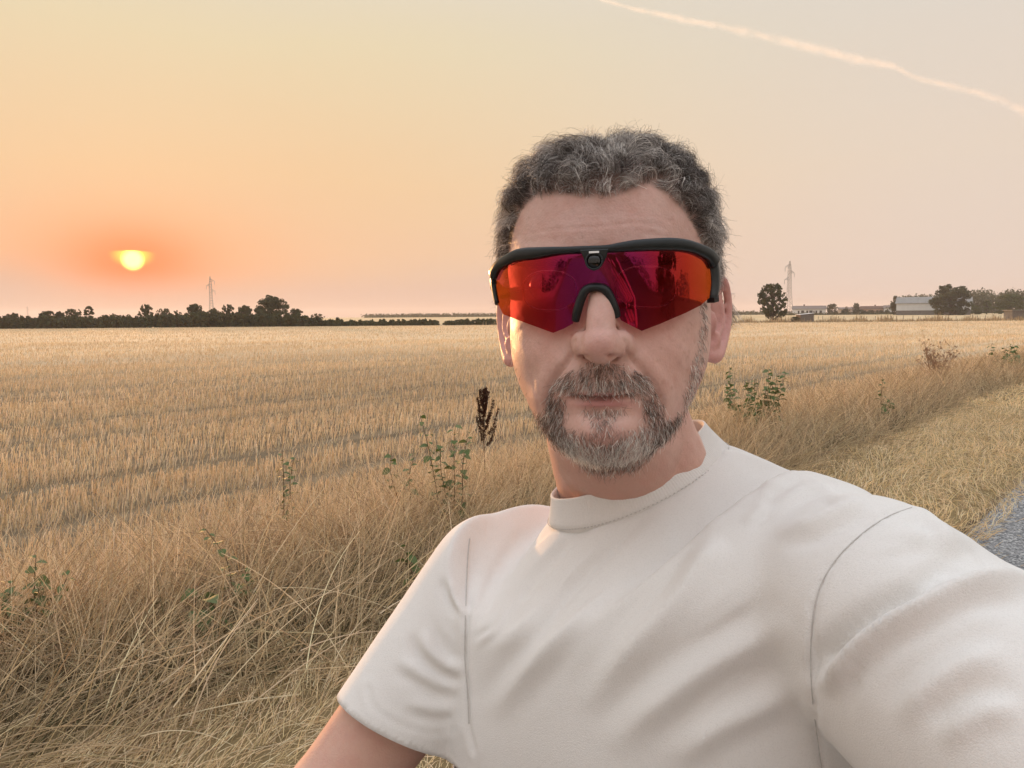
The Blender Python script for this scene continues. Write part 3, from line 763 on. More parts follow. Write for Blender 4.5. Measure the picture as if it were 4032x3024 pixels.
def building(name, label, cat_, u0, u1, v_eave, v_ridge, v_base, y, depth, wall_m, roof_m, wins=(), chimneys=(), door=None, ridge_in=0.0):
    """long house seen from its broad side; all measures from picture pixels at distance y"""
    a, b = at_y(u0, v_base, y), at_y(u1, v_base, y)
    x0_, x1_ = a[0], b[0]; zb = min(far_z((x0_ + x1_) / 2, y), a[2]); ze = at_y((u0 + u1) / 2, v_eave, y)[2]; zr = at_y((u0 + u1) / 2, v_ridge, y + depth / 2)[2]
    e = empty(name, ((x0_ + x1_) / 2, y, zb), -math.atan2((x0_ + x1_) / 2, y)); tag(e, label, cat_)
    w = (x1_ - x0_) / 2; he = ze - zb; hr = zr - zb
    MB().add([(-w, 0, -0.3), (w, 0, -0.3), (w, depth, -0.3), (-w, depth, -0.3), (-w, 0, he), (w, 0, he), (w, depth, he), (-w, depth, he), (-w, depth / 2, hr - 0.12), (w, depth / 2, hr - 0.12)],
              [(0, 1, 5, 4), (2, 3, 7, 6), (1, 2, 6, 9, 5), (3, 0, 4, 8, 7), (4, 5, 9, 8), (6, 7, 8, 9), (3, 2, 1, 0)]).build('wall', wall_m, e)
    o = 0.35; i = ridge_in
    rf = MB().add([(-w - o, -o, he - 0.05), (w + o, -o, he - 0.05), (w + o - i, depth / 2, hr), (-w - o + i, depth / 2, hr), (w + o, depth + o, he - 0.05), (-w - o, depth + o, he - 0.05),
                   (-w - o, -o, he + 0.12), (w + o, -o, he + 0.12), (w + o - i, depth / 2, hr + 0.17), (-w - o + i, depth / 2, hr + 0.17), (w + o, depth + o, he + 0.12), (-w - o, depth + o, he + 0.12)],
                  [(0, 1, 2, 3), (3, 2, 4, 5), (6, 9, 8, 7), (9, 11, 10, 8), (0, 6, 7, 1), (5, 4, 10, 11), (0, 3, 9, 6), (3, 5, 11, 9), (1, 7, 8, 2), (2, 8, 10, 4)]).build('roof', roof_m, e)
    for cx in chimneys:
        MB().box((cx * w, depth / 2, hr + 0.3), (0.35, 0.35, 0.6)).build('chimney', brown_t, rf)
    for (fx, fz, fw, fh) in wins:
        wo_ = MB().box((fx * w, -0.02, fz * he), (fw * w, 0.05, fh * he)).build('window', win_m, e)
        MB().box((fx * w, -0.09, fz * he - fh * he - 0.05), (fw * w * 1.15, 0.08, 0.05)).build('sill', wall_m, wo_)
    if door:
        MB().box((door[0] * w, -0.03, door[2] * he), (door[1] * w, 0.05, door[2] * he)).build('door', win_m, e)
    return e
building('house', 'long low white house with grey tiled roof right of the pylon', 'house', 3124, 3246, 1218, 1205, 1233, 400, 9, white_w, tile_m,
         [(-0.62, 0.5, 0.05, 0.26), (-0.38, 0.5, 0.09, 0.30), (-0.10, 0.5, 0.06, 0.28), (0.12, 0.45, 0.10, 0.34), (0.44, 0.5, 0.05, 0.26), (0.70, 0.5, 0.07, 0.28)], (-0.3,), (0.30, 0.035, 0.36))
building('house', 'small beige house behind a low bush between two round trees', 'house', 3302, 3350, 1218, 1211, 1233, 425, 8, beige_w, tile_m, [(-0.4, 0.5, 0.12, 0.25), (0.4, 0.5, 0.12, 0.25)])
building('house', 'white gabled end house left of the brown-roofed house', 'house', 3353, 3392, 1219, 1209, 1234, 432, 8, white_w, brown_t, [(0.0, 0.5, 0.16, 0.25)])
building('house', 'pinkish house with a long brown roof left of the barn', 'house', 3392, 3478, 1217, 1206, 1234, 440, 9, pink_w, brown_t,
         [(-0.6, 0.5, 0.08, 0.25), (-0.1, 0.5, 0.08, 0.25), (0.4, 0.5, 0.10, 0.25)], (0.2,))
building('house', 'pale house with a light gable close to the barn', 'house', 3482, 3526, 1214, 1203, 1236, 425, 9, white_w, tile_m, [(-0.4, 0.5, 0.12, 0.3), (0.4, 0.5, 0.12, 0.3)])
# barn: grey sheet roof, white cladding over a dark block plinth
def barn():
    y = 300.0; a = at_y(3544, 1240, y); b = at_y(3800, 1240, y)
    x0_, x1_ = a[0], b[0]; zb = far_z((x0_ + x1_) / 2, y)
    zp = at_y(3620, 1222, y)[2] - zb; ze = at_y(3620, 1194, y)[2] - zb; zr = at_y(3620, 1170, y + 9)[2] - zb
    e = empty('barn', ((x0_ + x1_) / 2, y, zb), -math.atan2((x0_ + x1_) / 2, y) - 0.02); tag(e, 'large white clad barn with grey roof and dark plinth', 'barn')
    w = (x1_ - x0_) / 2; d = 18.0
    MB().add([(-w, 0, -0.4), (w, 0, -0.4), (w, d, -0.4), (-w, d, -0.4), (-w, 0, zp), (w, 0, zp), (w, d, zp), (-w, d, zp)], [(0, 1, 5, 4), (1, 2, 6, 5), (2, 3, 7, 6), (3, 0, 4, 7), (4, 5, 6, 7)]).build('plinth', block_m, e)
    npan = 14
    for k in range(npan):                                  # cladding sheets, side by side
        xa = -w + 2 * w * k / npan; xb = -w + 2 * w * (k + 1) / npan - 0.03
        MB().box(((xa + xb) / 2, -0.08, (zp + ze) / 2 - 0.02), ((xb - xa) / 2, 0.05, (ze - zp) / 2 + 0.02)).build('cladding_sheet', sheet_w, e)
    MB().add([(-w, 0, zp), (w, 0, zp), (w, d, zp), (-w, d, zp), (-w, 0, ze), (w, 0, ze), (w, d, ze), (-w, d, ze), (-w, d / 2, zr), (w, d / 2, zr)], [(0, 1, 5, 4), (1, 2, 6, 9, 5), (2, 3, 7, 6), (3, 0, 4, 8, 7)]).build('wall', sheet_w, e)
    o = 0.5
    for k in range(10):
        xa = -w - o + (2 * w + 2 * o) * k / 10; xb = -w - o + (2 * w + 2 * o) * (k + 1) / 10 - 0.04
        m_ = MB()
        for s0, s1 in ((-o, d / 2), (d + o, d / 2)):
            ze0 = ze - 0.1
            V_ = [(xa, s0, ze0), (xb, s0, ze0), (xb, s1, zr), (xa, s1, zr), (xa, s0, ze0 + 0.15), (xb, s0, ze0 + 0.15), (xb, s1, zr + 0.15), (xa, s1, zr + 0.15)]
            m_.add(V_, [(0, 1, 2, 3), (4, 7, 6, 5), (0, 4, 5, 1), (1, 5, 6, 2), (2, 6, 7, 3), (3, 7, 4, 0)])
        m_.build('roof_sheet', sheet_r, e)
barn()
# boarded shed with ivy at the field edge
def shed():
    y = 163.0; a = at_y(3152, 1266, y); b = at_y(3203, 1266, y); zb = far_z(a[0], y); h = at_y(3170, 1240, y)[2] - zb; h2 = at_y(3190, 1234, y)[2] - zb
    e = empty('shed', ((a[0] + b[0]) / 2, y, zb)); tag(e, 'small weathered board shed with a tin roof at the field edge', 'shed')
    w = (b[0] - a[0]) / 2; d = 2.6
    n_ = 16
    for k in range(n_):
        xa = -w + 2 * w * k / n_
        MB().box((xa + w / n_, 0, h / 2), (w / n_ - 0.006, 0.02 + 0.006 * (k % 3), h / 2 + rng.uniform(-0.02, 0.02))).build('board', wood_g, e)
    MB().add([(-w, 0.03, 0), (w, 0.03, 0), (w, d, 0), (-w, d, 0), (-w, 0.03, h), (w, 0.03, h2), (w, d, h2), (-w, d, h)], [(0, 1, 5, 4), (1, 2, 6, 5), (2, 3, 7, 6), (3, 0, 4, 7), (4, 5, 6, 7)]).build('wall', wood_g, e)
    MB().add([(-w - 0.2, -0.2, h + 0.02), (w + 0.15, -0.2, h2 + 0.02), (w + 0.15, d + 0.2, h2 + 0.02), (-w - 0.2, d + 0.2, h + 0.02), (-w - 0.2, -0.2, h + 0.09), (w + 0.15, -0.2, h2 + 0.09), (w + 0.15, d + 0.2, h2 + 0.09), (-w - 0.2, d + 0.2, h + 0.09)],
             [(3, 2, 1, 0), (4, 5, 6, 7), (0, 1, 5, 4), (1, 2, 6, 5), (2, 3, 7, 6), (3, 0, 4, 7)]).build('roof', sheet_w, e)
    MB().tube([(w + 0.05, -0.1, 0), (w + 0.05, -0.1, h2)], 0.05, 6).build('post', wood_g, e)
shed()
put_tree('bush', 3132, 1244, 46, 162.5, 'dark ivy-covered bush against the left side of the board shed', 0)
def hut():
    y = 172.0; a = at_y(3985, 1257, y); zb = far_z(a[0], y); h = at_y(4000, 1223, y)[2] - zb; w = 2.6; d = 3.0
    e = empty('hut', (a[0] + w, y, zb)); tag(e, 'grey flat-roofed hut cut off by the right border', 'hut')
    for k in range(12):
        xa = -w + 2 * w * k / 12
        MB().box((xa + w / 12, 0, h / 2), (w / 12 - 0.008, 0.03, h / 2)).build('board', wood_g, e)
    MB().add([(-w, 0.04, 0), (w, 0.04, 0), (w, d, 0), (-w, d, 0), (-w, 0.04, h), (w, 0.04, h), (w, d, h), (-w, d, h)], [(0, 1, 5, 4), (1, 2, 6, 5), (2, 3, 7, 6), (3, 0, 4, 7), (4, 5, 6, 7)]).build('wall', block_m, e)
    MB().box((0, d / 2, h + 0.10), (w + 0.25, d / 2 + 0.3, 0.07)).build('roof', sheet_r, e)
hut()
# post-and-wire fence along the right field edge
fence = empty('fence', (at_y(3600, 1245, 168)[0], 168, FIELD_Z)); tag(fence, 'thin post-and-wire fence along the far field edge on the right', 'fence')
fx = fence.location.x; wires = []
fme = mesh('post', *(lambda m_: (m_.v, m_.f))(MB().tube([(0, 0, -0.1), (0.01, 0, 0.5), (0, 0, 1.15)], [0.06, 0.055, 0.05], 6)))
for k, u_ in enumerate(np.arange(3215, 3985, 29.0)):
    p = at_y(u_ + rng.normal(0, 4), 1245, 168); po_ = link('post', fme, wood_g, fence)
    po_.location = (p[0] - fx, 0, far_z(p[0], 168) - FIELD_Z); po_.rotation_euler = (rng.normal(0, 0.04), rng.normal(0, 0.06), rng.uniform(0, 6)); po_.scale = (1, 1, rng.uniform(0.85, 1.15))
    wires.append((p[0] - fx, 0, far_z(p[0], 168) - FIELD_Z + 0.9))
MB().tube(wires, 0.008, 3).build('wire', steel, fence); MB().tube([(a, b, c - 0.4) for a, b, c in wires], 0.008, 3).build('wire', steel, fence)
# dry weeds along that edge
def edge_weeds():
    n_ = 5200
    u_ = rng.uniform(1900, 4200, n_); y = rng.uniform(155, 170, n_)
    x = np.array([at_y(a, 1245, b)[0] for a, b in zip(u_, y)]); z = ground_z(x, y)
    cl = 0.5 + 0.5 * np.sin(u_ * 0.045 + 2 * np.sin(u_ * 0.013))
    h = rng.gamma(3.0, 0.16, n_) * (0.5 + cl)
    pts = np.stack([np.stack([x, y, z], 1), np.stack([x + rng.normal(0, 0.1, n_), y, z + h], 1)], 1)
    c = palette(n_, [(0.34, 0.25, 0.15), (0.26, 0.19, 0.12), (0.20, 0.17, 0.10), (0.42, 0.32, 0.19)])
    o = hair('field_edge_weeds', pts, np.tile(np.array([[0.05, 0.02]]), (n_, 1)), c, straw_mat); tag(o, 'brown dry weeds along the far edge of the field', 'weeds', None, 'stuff')
edge_weeds()
# pale meadow between the fence and the houses
mead_m = straw_ground('meadow', (0.62, 0.47, 0.28), (0.54, 0.40, 0.23), (0.68, 0.53, 0.33), 0.25, 0.3)
xs_ = np.linspace(-900, 900, 90); ys_ = np.concatenate([np.linspace(171, 380, 30), np.linspace(400, 1500, 20)])
A, B = np.meshgrid(xs_, ys_, indexing='ij'); Z = ground_z(A, B) + 0.03
id_ = np.arange(A.size).reshape(A.shape); f = np.stack([id_[:-1, :-1], id_[1:, :-1], id_[1:, 1:], id_[:-1, 1:]], -1).reshape(-1, 4)
mo_ = link('meadow', fast_mesh('meadow', np.stack([A, B, Z], -1).reshape(-1, 3), f, True), mead_m); tag(mo_, 'pale dry meadow beyond the stubble field', None, None, 'structure')
# contrail: a long thin lumpy tube of ice cloud high in the sky
def contrail():
    d0 = 2600.0
    px = [(2150, -90), (2400, 8), (2640, 66), (2900, 118), (3200, 190), (3400, 238), (3520, 262), (3600, 302), (3760, 345), (3900, 380), (4040, 440), (4300, 540)]
    c = smoothcurve([P(u_, v_, d0 - 0.0) for u_, v_ in px], 90)
    r = np.interp(np.linspace(0, 1, 90), [0, 0.1, 0.25, 0.38, 0.5, 0.58, 0.66, 0.8, 0.9, 1], [5, 7, 13, 18, 14, 8, 11, 13, 16, 18]) * rng.uniform(0.8, 1.2, 90)
    e = empty('contrail', tuple(c[0])); tag(e, 'pale streak of aircraft contrail across the upper right sky', 'contrail')
    # ice cloud in nested veils: thin at the rim, denser inside, letting the bright sky above shine through
    m = bpy.data.materials.new('contrail_ice'); m.use_nodes = True; T = NT(m.node_tree); T.n.remove(T.n['Principled BSDF'])
    tl = T.node('ShaderNodeBsdfTranslucent'); tl.inputs[0].default_value = (0.97, 0.93, 0.86, 1)
    tp = T.node('ShaderNodeBsdfTransparent'); mx = T.node('ShaderNodeMixShader')
    fac = T.math('MULTIPLY', T.smooth(T.noise(T.node('ShaderNodeTexCoord').outputs['Object'], 0.02, 4.0), 0.25, 0.75), 0.038)
    T.put(mx.inputs[0], fac); T.put(mx.inputs[1], tp.outputs[0]); T.put(mx.inputs[2], tl.outputs[0]); T.put(T.n['Material Output'].inputs[0], mx.outputs[0])
    for k in (1.25, 1.0, 0.75, 0.5):
        V_, F_ = tube_vf(c + rng.normal(0, 0.8, c.shape), r * k * rng.uniform(0.85, 1.15, 90), 14)
        link('cloud_veil', mesh('cloud_veil', [tuple(np.array(q) - c[0]) for q in V_], F_, True), m, e)
contrail()
# evening haze: one closed body of air round everything on the ground
hz_m = bpy.data.materials.new('evening_haze'); hz_m.use_nodes = True; T = NT(hz_m.node_tree); T.n.remove(T.n['Principled BSDF'])
pv = T.node('ShaderNodeVolumePrincipled'); pv.inputs['Color'].default_value = (0.98, 0.92, 0.88, 1); pv.inputs['Density'].default_value = 0.00032; pv.inputs['Anisotropy'].default_value = 0.2
T.put(T.n['Material Output'].inputs['Volume'], pv.outputs[0])
tag(MB().box((0, 0, 24.0), (4600, 4600, 27.0)).build('haze', hz_m), 'thin warm evening haze over the fields', None, None, 'stuff')
# ================================================================== weeds in the long grass
leaf_w = [mat('weed_leaf', (0.085, 0.135, 0.045), 0.6, 0.3, color2=(0.14, 0.18, 0.065), nscale=30, transl=0.3), mat('weed_leaf_pale', (0.12, 0.16, 0.065), 0.6, 0.3, color2=(0.18, 0.21, 0.09), nscale=30, transl=0.3)]
stem_m = mat('weed_stem', (0.17, 0.12, 0.07), 0.8, 0.2, noise=0.3, nscale=60)
def leaf_mesh(seed):
    r = np.random.default_rng(seed)
    rows = [(0.0, 0.02), (0.15, 0.30), (0.40, 0.44), (0.65, 0.36), (0.85, 0.18), (1.0, 0.01)]
    V_, F_ = [], []
    for t, w in rows:
        w *= r.uniform(0.88, 1.12); zc = 0.10 * math.sin(t * 3) - 0.22 * t * t
        V_ += [(-w, t, zc + 0.14 * w), (0, t, zc), (w, t, zc + 0.14 * w)]
    for k in range(len(rows) - 1):
        a = k * 3; F_ += [(a, a + 1, a + 4, a + 3), (a + 1, a + 2, a + 5, a + 4)]
    return mesh('leaf', V_, F_, True)
LEAF = [leaf_mesh(i) for i in range(3)]
def weed(u_, vb, vt, label, stems, leaf_px, z=-0.15, spread=0.12, mi=0, every=0.055, group='green leafy weeds in the long grass', start=0.25, lean=0.0):
    """leafy weed: base pixel on the ground, height from its top pixel"""
    g_ = on_ground(u_, vb, z); g_[2] = ground_z(g_[0], g_[1]); d = (g_ - CAM) @ _f
    h = at_y(u_, vt, g_[1])[2] - g_[2]
    e = empty('weed', tuple(g_)); tag(e, label, 'weed', group)
    ls = 1.45 * leaf_px / F4 * d
    for k in range(stems):
        a = rng.uniform(0, 6.28); q = spread * rng.uniform(0.3, 1.0) if stems > 1 else 0.02
        hk = h * (1.0 if k == 0 else rng.uniform(0.6, 0.98))
        off = np.array([(k - (stems - 1) / 2) / max(stems - 1, 1) * spread * 2, rng.normal(0, spread * 0.4), 0]) if stems > 1 else np.zeros(3)
        pts = smoothcurve([off * 0.35, off * 0.6 + np.array([0.01, 0, hk * 0.35]), off * 0.9 + np.array([rng.normal(0, 0.015) + lean * 0.5, 0, hk * 0.7]), off * 1.05 + np.array([rng.normal(0, 0.03) + lean, rng.normal(0, 0.02), hk])], 14)
        V_, F_ = tube_vf(pts, np.linspace(0.0048, 0.0018, 14), 5)
        so_ = link('stem', mesh('stem', V_, F_, True), stem_m, e)
        t = start; side_ = rng.uniform(0, 6.28)
        while t < 1.0:
            p = np.array([np.interp(t, np.linspace(0, 1, 14), pts[:, c]) for c in range(3)])
            lo_ = bpy.data.objects.new('leaf', LEAF[int(rng.integers(3))]); COL.objects.link(lo_)
            if not lo_.data.materials: lo_.data.materials.append(leaf_w[0])
            lo_.material_slots[0].link = 'OBJECT'; lo_.material_slots[0].material = leaf_w[mi if rng.random() < 0.7 else 1 - mi]
            s_ = ls * rng.uniform(0.65, 1.2) * (1.15 - 0.55 * t)
            lo_.location = tuple(p); lo_.rotation_euler = (rng.uniform(-0.5, 0.35), rng.normal(0, 0.35), side_); lo_.scale = (s_, s_, s_)
            lo_.parent = so_
            side_ += 2.4 + rng.normal(0, 0.4); t += 0.72 * every * rng.uniform(0.7, 1.3) / max(h, 0.2)
    return e
weed(2975, 1790, 1446, 'tall green weed with many stems right of the man\'s neck', 9, 24, -0.15, 0.36, 0, 0.034)
weed(110, 2640, 2190, 'leafy green weed in the lower left corner of the picture', 6, 50, -0.1, 0.16, 1, 0.042, start=0.35)
weed(945, 2520, 2080, 'slender green weed in the tall grass at the lower left', 2, 40, -0.1, 0.06, 0, 0.045, start=0.3)
weed(1135, 2150, 1772, 'single green shoot in front of the wheel track left of the dock', 2, 30, -0.15, 0.06, 0, 0.05, start=0.35)
weed(1590, 2120, 1776, 'thin green weed left of the leafy clump by the dark dock', 2, 32, -0.15, 0.08, 0, 0.06, start=0.45)
weed(1770, 2180, 1632, 'leafy green weed clump just left of the dark dock', 4, 32, -0.15, 0.15, 0, 0.05, start=0.25)
weed(1700, 2480, 2150, 'low green weed half hidden beside the man\'s sleeve', 4, 44, -0.08, 0.14, 0, 0.05, start=0.1)
weed(3470, 1720, 1488, 'small green shoot in the grass between the weed and the brown shrub', 2, 20, -0.15, 0.07, 0, 0.06, start=0.3)
weed(3955, 1480, 1352, 'bushy green weed near the right border', 4, 18, -0.15, 0.35, 0, 0.09, start=0.2)
weed(4035, 1490, 1350, 'green weed cut off by the right border', 4, 18, -0.15, 0.40, 0, 0.09, start=0.2)
weed(800, 2560, 2330, 'broad-leaved green plant low in the tangled grass at the left', 2, 80, -0.05, 0.06, 1, 0.06, start=0.3)

# dark dock with rust-brown seed heads
def dock():
    g_ = on_ground(1910, 2020, -0.2); g_[2] = ground_z(g_[0], g_[1]); h = at_y(1905, 1536, g_[1])[2] - g_[2]
    e = empty('dock_plant', tuple(g_)); tag(e, 'tall dark brown dock seed head standing left of the man\'s chin', 'plant')
    dm = mat('dock_seed', (0.050, 0.018, 0.011), 0.8, 0.2, color2=(0.085, 0.032, 0.018), nscale=60)
    main = smoothcurve([(0.012, 0, 0), (0.0, 0, h * 0.4), (-0.004, 0, h * 0.75), (0.0, 0, h)], 24)
    V_, F_ = tube_vf(main, np.linspace(0.0045, 0.0016, 24), 6); link('stem', mesh('stem', V_, F_, True), dm, e)
    branches = [(0.42, 0.10, 0.20, 0.9), (0.47, -0.03, 0.10, 0.6), (0.50, 0.13, 0.26, 0.8), (0.56, 0.05, 0.16, 0.8), (0.60, -0.045, 0.14, 0.9), (0.62, 0.09, 0.20, 1.0), (0.68, 0.03, 0.18, 1.0), (0.70, -0.05, 0.16, 1.0), (0.76, 0.04, 0.16, 1.0), (0.80, -0.03, 0.14, 1.0), (0.85, 0.02, 0.12, 1.0), (0.55, -0.06, 0.14, 0.7)]
    def seeds(path, n, rr):
        k = rng.integers(0, len(path), n); d = rng.normal(0, 1, (n, 3)); d /= np.linalg.norm(d, axis=1)[:, None]
        c = path[k] + d * rr * rng.random((n, 1)) ** 0.5
        return leaf_cloud(c, np.full(n, 0.0015), n * 2, 0.0066)
    V_, F_ = seeds(main[12:], 900, 0.024); tag(link('seed_head', fast_mesh('seed_head', V_, F_), dm, e), None, None, None, 'stuff')
    for t, dx, dz_, k in branches:
        b0 = np.array([np.interp(t, np.linspace(0, 1, 24), main[:, c]) for c in range(3)])
        pth = smoothcurve([b0, b0 + np.array([dx * 0.6, rng.normal(0, 0.02), dz_ * 0.35]), b0 + np.array([dx, rng.normal(0, 0.03), dz_])], 12)
        V_, F_ = tube_vf(pth, np.linspace(0.002, 0.001, 12), 5); bo_ = link('branch', mesh('branch', V_, F_, True), dm, e)
        V_, F_ = seeds(pth[3:], int(240 * k), 0.016); tag(link('seed_cluster', fast_mesh('seed_cluster', V_, F_), dm, bo_), None, None, None, 'stuff')
dock()
# wiry brown weed on the right
def dry_shrub():
    g_ = on_ground(3680, 1560, -0.2); g_[2] = ground_z(g_[0], g_[1]); h = at_y(3680, 1325, g_[1])[2] - g_[2]
    e = empty('dry_weed', tuple(g_)); tag(e, 'wiry reddish brown dead weed standing above the grass on the right', 'weed')
    dm = mat('dead_weed', (0.33, 0.205, 0.13), 0.85, 0.15, color2=(0.42, 0.29, 0.19), nscale=10)
    for k in range(16):
        a = rng.uniform(-1, 1); hk = h * rng.uniform(0.62, 1.05) * (1 - 0.15 * abs(a))
        p = smoothcurve([(a * 0.05, rng.normal(0, 0.04), 0), (a * 0.16, rng.normal(0, 0.08), hk * 0.5), (a * 0.36, rng.normal(0, 0.14), hk)], 14)
        V_, F_ = tube_vf(p, np.linspace(0.007, 0.003, 14), 5); so_ = link('stem', mesh('stem', V_, F_, True), dm, e)
        tw = MB(); heads = []
        for j in range(9):
            t = rng.integers(5, 14); b0 = p[t]; q = b0 + np.array([rng.normal(0, 0.07), rng.normal(0, 0.07), rng.uniform(0.05, 0.16)])
            tw.tube([b0, (b0 + q) / 2 + np.array([0, 0, -0.01]), q], [0.0035, 0.003, 0.0025], 4); heads.append(q)
        tag(tw.build('twigs', dm, so_), None, None, None, 'stuff')
        hd = np.array(heads); V_, F_ = leaf_cloud(hd, np.full(len(hd), 0.022), 110, 0.012); tag(link('seed_heads', fast_mesh('seed_heads', V_, F_), dm, so_), None, None, None, 'stuff')
dry_shrub()
# wild oats: bent pale stems hung with spikelets
oat_m = mat('oat_spikelet', (0.72, 0.58, 0.38), 0.55, 0.3, color2=(0.62, 0.47, 0.28), nscale=80, transl=0.4)
def oat(u_, vb, vt, label, lean, n=16, size=0.020, z=-0.25, droop=0.4):
    g_ = on_ground(u_, vb, z); g_[2] = ground_z(g_[0], g_[1]); h = at_y(u_, vt, g_[1])[2] - g_[2]
    e = empty('wild_oat', tuple(g_)); tag(e, label, 'grass', 'wild oats with pale spikelets')
    p = smoothcurve([(0, 0, 0), (lean * 0.2, 0, h * 0.45), (lean * 0.6, 0.02, h * 0.82), (lean, 0.03, h)], 18)
    V_, F_ = tube_vf(p, np.linspace(0.0018, 0.0007, 18), 5); link('stem', mesh('stem', V_, F_, True), oat_m, e)
    sp = MB()
    for k in range(n):
        t = 9 + 8.9 * k / n; b0 = np.array([np.interp(t, np.arange(18), p[:, c]) for c in range(3)])
        ln = rng.uniform(0.015, 0.055) * (1 - 0.4 * k / n); d_ = np.array([rng.normal(0, 1) + np.sign(lean), rng.normal(0, 1), 0]); d_ /= np.linalg.norm(d_)
        q = b0 + d_ * ln + np.array([0, 0, rng.uniform(-0.010, 0.02)])
        sp.tube([b0, (b0 + q) / 2 + np.array([0, 0, 0.008]), q], 0.0004, 3)
        for s_ in (-1, 1):
            tip = q + d_ * size * 0.8 + np.array([0, 0, -size * droop + s_ * size * 0.16])
            sp.tube([q, q * 0.5 + tip * 0.5 + np.array([0, 0, 0.001]), tip], [0.0006, size * 0.11, 0.0004], 4)
    tag(sp.build('spikelets', oat_m, e), None, None, None, 'stuff')
for k, (u_, vb, vt, ln, n_, lab) in enumerate([
    (985, 1930, 1525, 0.10, 18, 'tallest wild oat nodding right over the stubble'),
    (900, 1900, 1570, 0.05, 14, 'wild oat second from the left of the pale group'),
    (850, 1920, 1600, -0.05, 12, 'leftmost wild oat of the pale group over the wheel track'),
    (940, 1960, 1585, 0.07, 14, 'wild oat in the middle of the pale group'),
    (1110, 1930, 1610, 0.06, 14, 'wild oat right of the tallest one'),
    (1215, 1950, 1512, 0.13, 18, 'wild oat bending right at the right of the pale group'),
    (1180, 1990, 1600, 0.08, 12, 'wild oat just left of the rightmost one'),
    (1060, 1990, 1690, 0.04, 12, 'short wild oat under the tallest ones')]):
    oat(u_, vb, vt, lab, ln, n_, 0.020, -0.28)
for k, (u_, vb, vt, ln, lab) in enumerate([
    (640, 2350, 2050, 0.14, 'wild oat with bright seeds left in the long grass'), (700, 2380, 2080, 0.16, 'wild oat with bright seeds beside the leftmost bright one'), (780, 2330, 2010, 0.13, 'wild oat with bright seeds at the crest of the long grass'),
    (740, 2400, 2130, -0.10, 'low wild oat bending left under the bright ones'), (1250, 2340, 2040, 0.07, 'wild oat with bright seeds left of the man\'s shoulder'), (1400, 2270, 1985, 0.06, 'wild oat with bright seeds close to the man\'s shoulder')]):
    oat(u_, vb, vt, lab, ln, 16, 0.017, -0.15, 0.2)
# single thick pale straws that stand out in front
def straw(label, pts_px, r_=0.0022):
    pts = np.array([P(a, b, d) for a, b, d in pts_px]); e0 = pts[0]
    V_, F_ = tube_vf(smoothcurve(pts, 12), np.linspace(r_, r_ * 0.5, 12), 6)
    o = link('dry_straw', mesh('dry_straw', [tuple(np.array(q)) for q in V_], F_, True), oat_m); tag(o, label, 'straw', 'single pale straws')
straw('bent pale straw standing at the lower left border', [(60, 3060, 2.95), (90, 2860, 3.0), (112, 2725, 3.0), (215, 2640, 3.1)], 0.0024)
straw('long pale straw slanting across the grass at the lower left', [(275, 3030, 2.9), (420, 2860, 3.1), (610, 2700, 3.4)], 0.0018)
straw('pale straw rising at an angle below the man\'s sleeve', [(1170, 2830, 3.0), (1178, 2700, 3.0), (1180, 2640, 3.0)], 0.0030)
straw('long straw leaning right in front of the dark gap in the grass', [(1500, 2270, 4.6), (1560, 2120, 4.7), (1680, 2190, 4.8), (1700, 2240, 4.8)], 0.0026)
straw('pale straw lying across the green weed by the sleeve', [(1520, 2050, 4.6), (1600, 2130, 4.6), (1690, 2215, 4.6)], 0.0030)
straw('thin straw reaching from the left border over the corner weed', [(180, 2330, 3.5), (330, 2240, 3.7), (440, 2190, 3.8)], 0.0022)
straw('pale stem standing tall right of the many-stemmed weed', [(2900, 1750, 7.0), (2925, 1640, 7.0), (2950, 1560, 7.1)], 0.0030)
straw('second pale stem crossing the many-stemmed weed', [(2935, 1740, 7.0), (2965, 1610, 7.0), (3000, 1490, 7.1)], 0.0026)
straw('single fine stalk standing above the stubble on the right', [(3640, 1330, 14.0), (3632, 1300, 14.0), (3624, 1268, 14.0)], 0.006)
# ================================================================== the person
person = empty('person', (0.12, 0.62, 0.0))
tag(person, 'man in cream t-shirt and mirrored sport sunglasses reaching one arm towards the viewer', 'person')
def to_person(o):
    o.parent = person
    o.matrix_parent_inverse = Matrix.Translation((-0.12, -0.62, 0.0))
    return o

YAW, HPITCH, HROLL = R(10.5), R(5.0), R(1.2)
hy = np.array([math.sin(YAW), math.cos(YAW), 0.0])      # towards the back of the head
hx = np.array([math.cos(YAW), -math.sin(YAW), 0.0])
hz = np.array([0, 0, 1.0])
hy, hz = hy * math.cos(HPITCH) - hz * math.sin(HPITCH), hz * math.cos(HPITCH) + hy * math.sin(HPITCH)
hx, hz = hx * math.cos(HROLL) + hz * math.sin(HROLL), hz * math.cos(HROLL) - hx * math.sin(HROLL)
HC = P(2397, 1152, 0.585)
HM = np.stack([hx, hy, hz], 1)
def H(p):  return HC + np.asarray(p, float) @ HM.T
def Hi(p): return (np.asarray(p, float) - HC) @ HM

def interp(z, zs, vs):
    """smooth interpolation of a table"""
    zs = np.asarray(zs, float); vs = np.asarray(vs, float)
    i = np.argsort(zs); zs, vs = zs[i], vs[i]
    d = np.gradient(vs, zs)
    k = np.clip(np.searchsorted(zs, z) - 1, 0, len(zs) - 2)
    h = zs[k + 1] - zs[k]; t = np.clip((z - zs[k]) / h, 0, 1)
    return ((2 * t**3 - 3 * t**2 + 1) * vs[k] + (t**3 - 2 * t**2 + t) * h * d[k] + (-2 * t**3 + 3 * t**2) * vs[k + 1] + (t**3 - t**2) * h * d[k + 1])

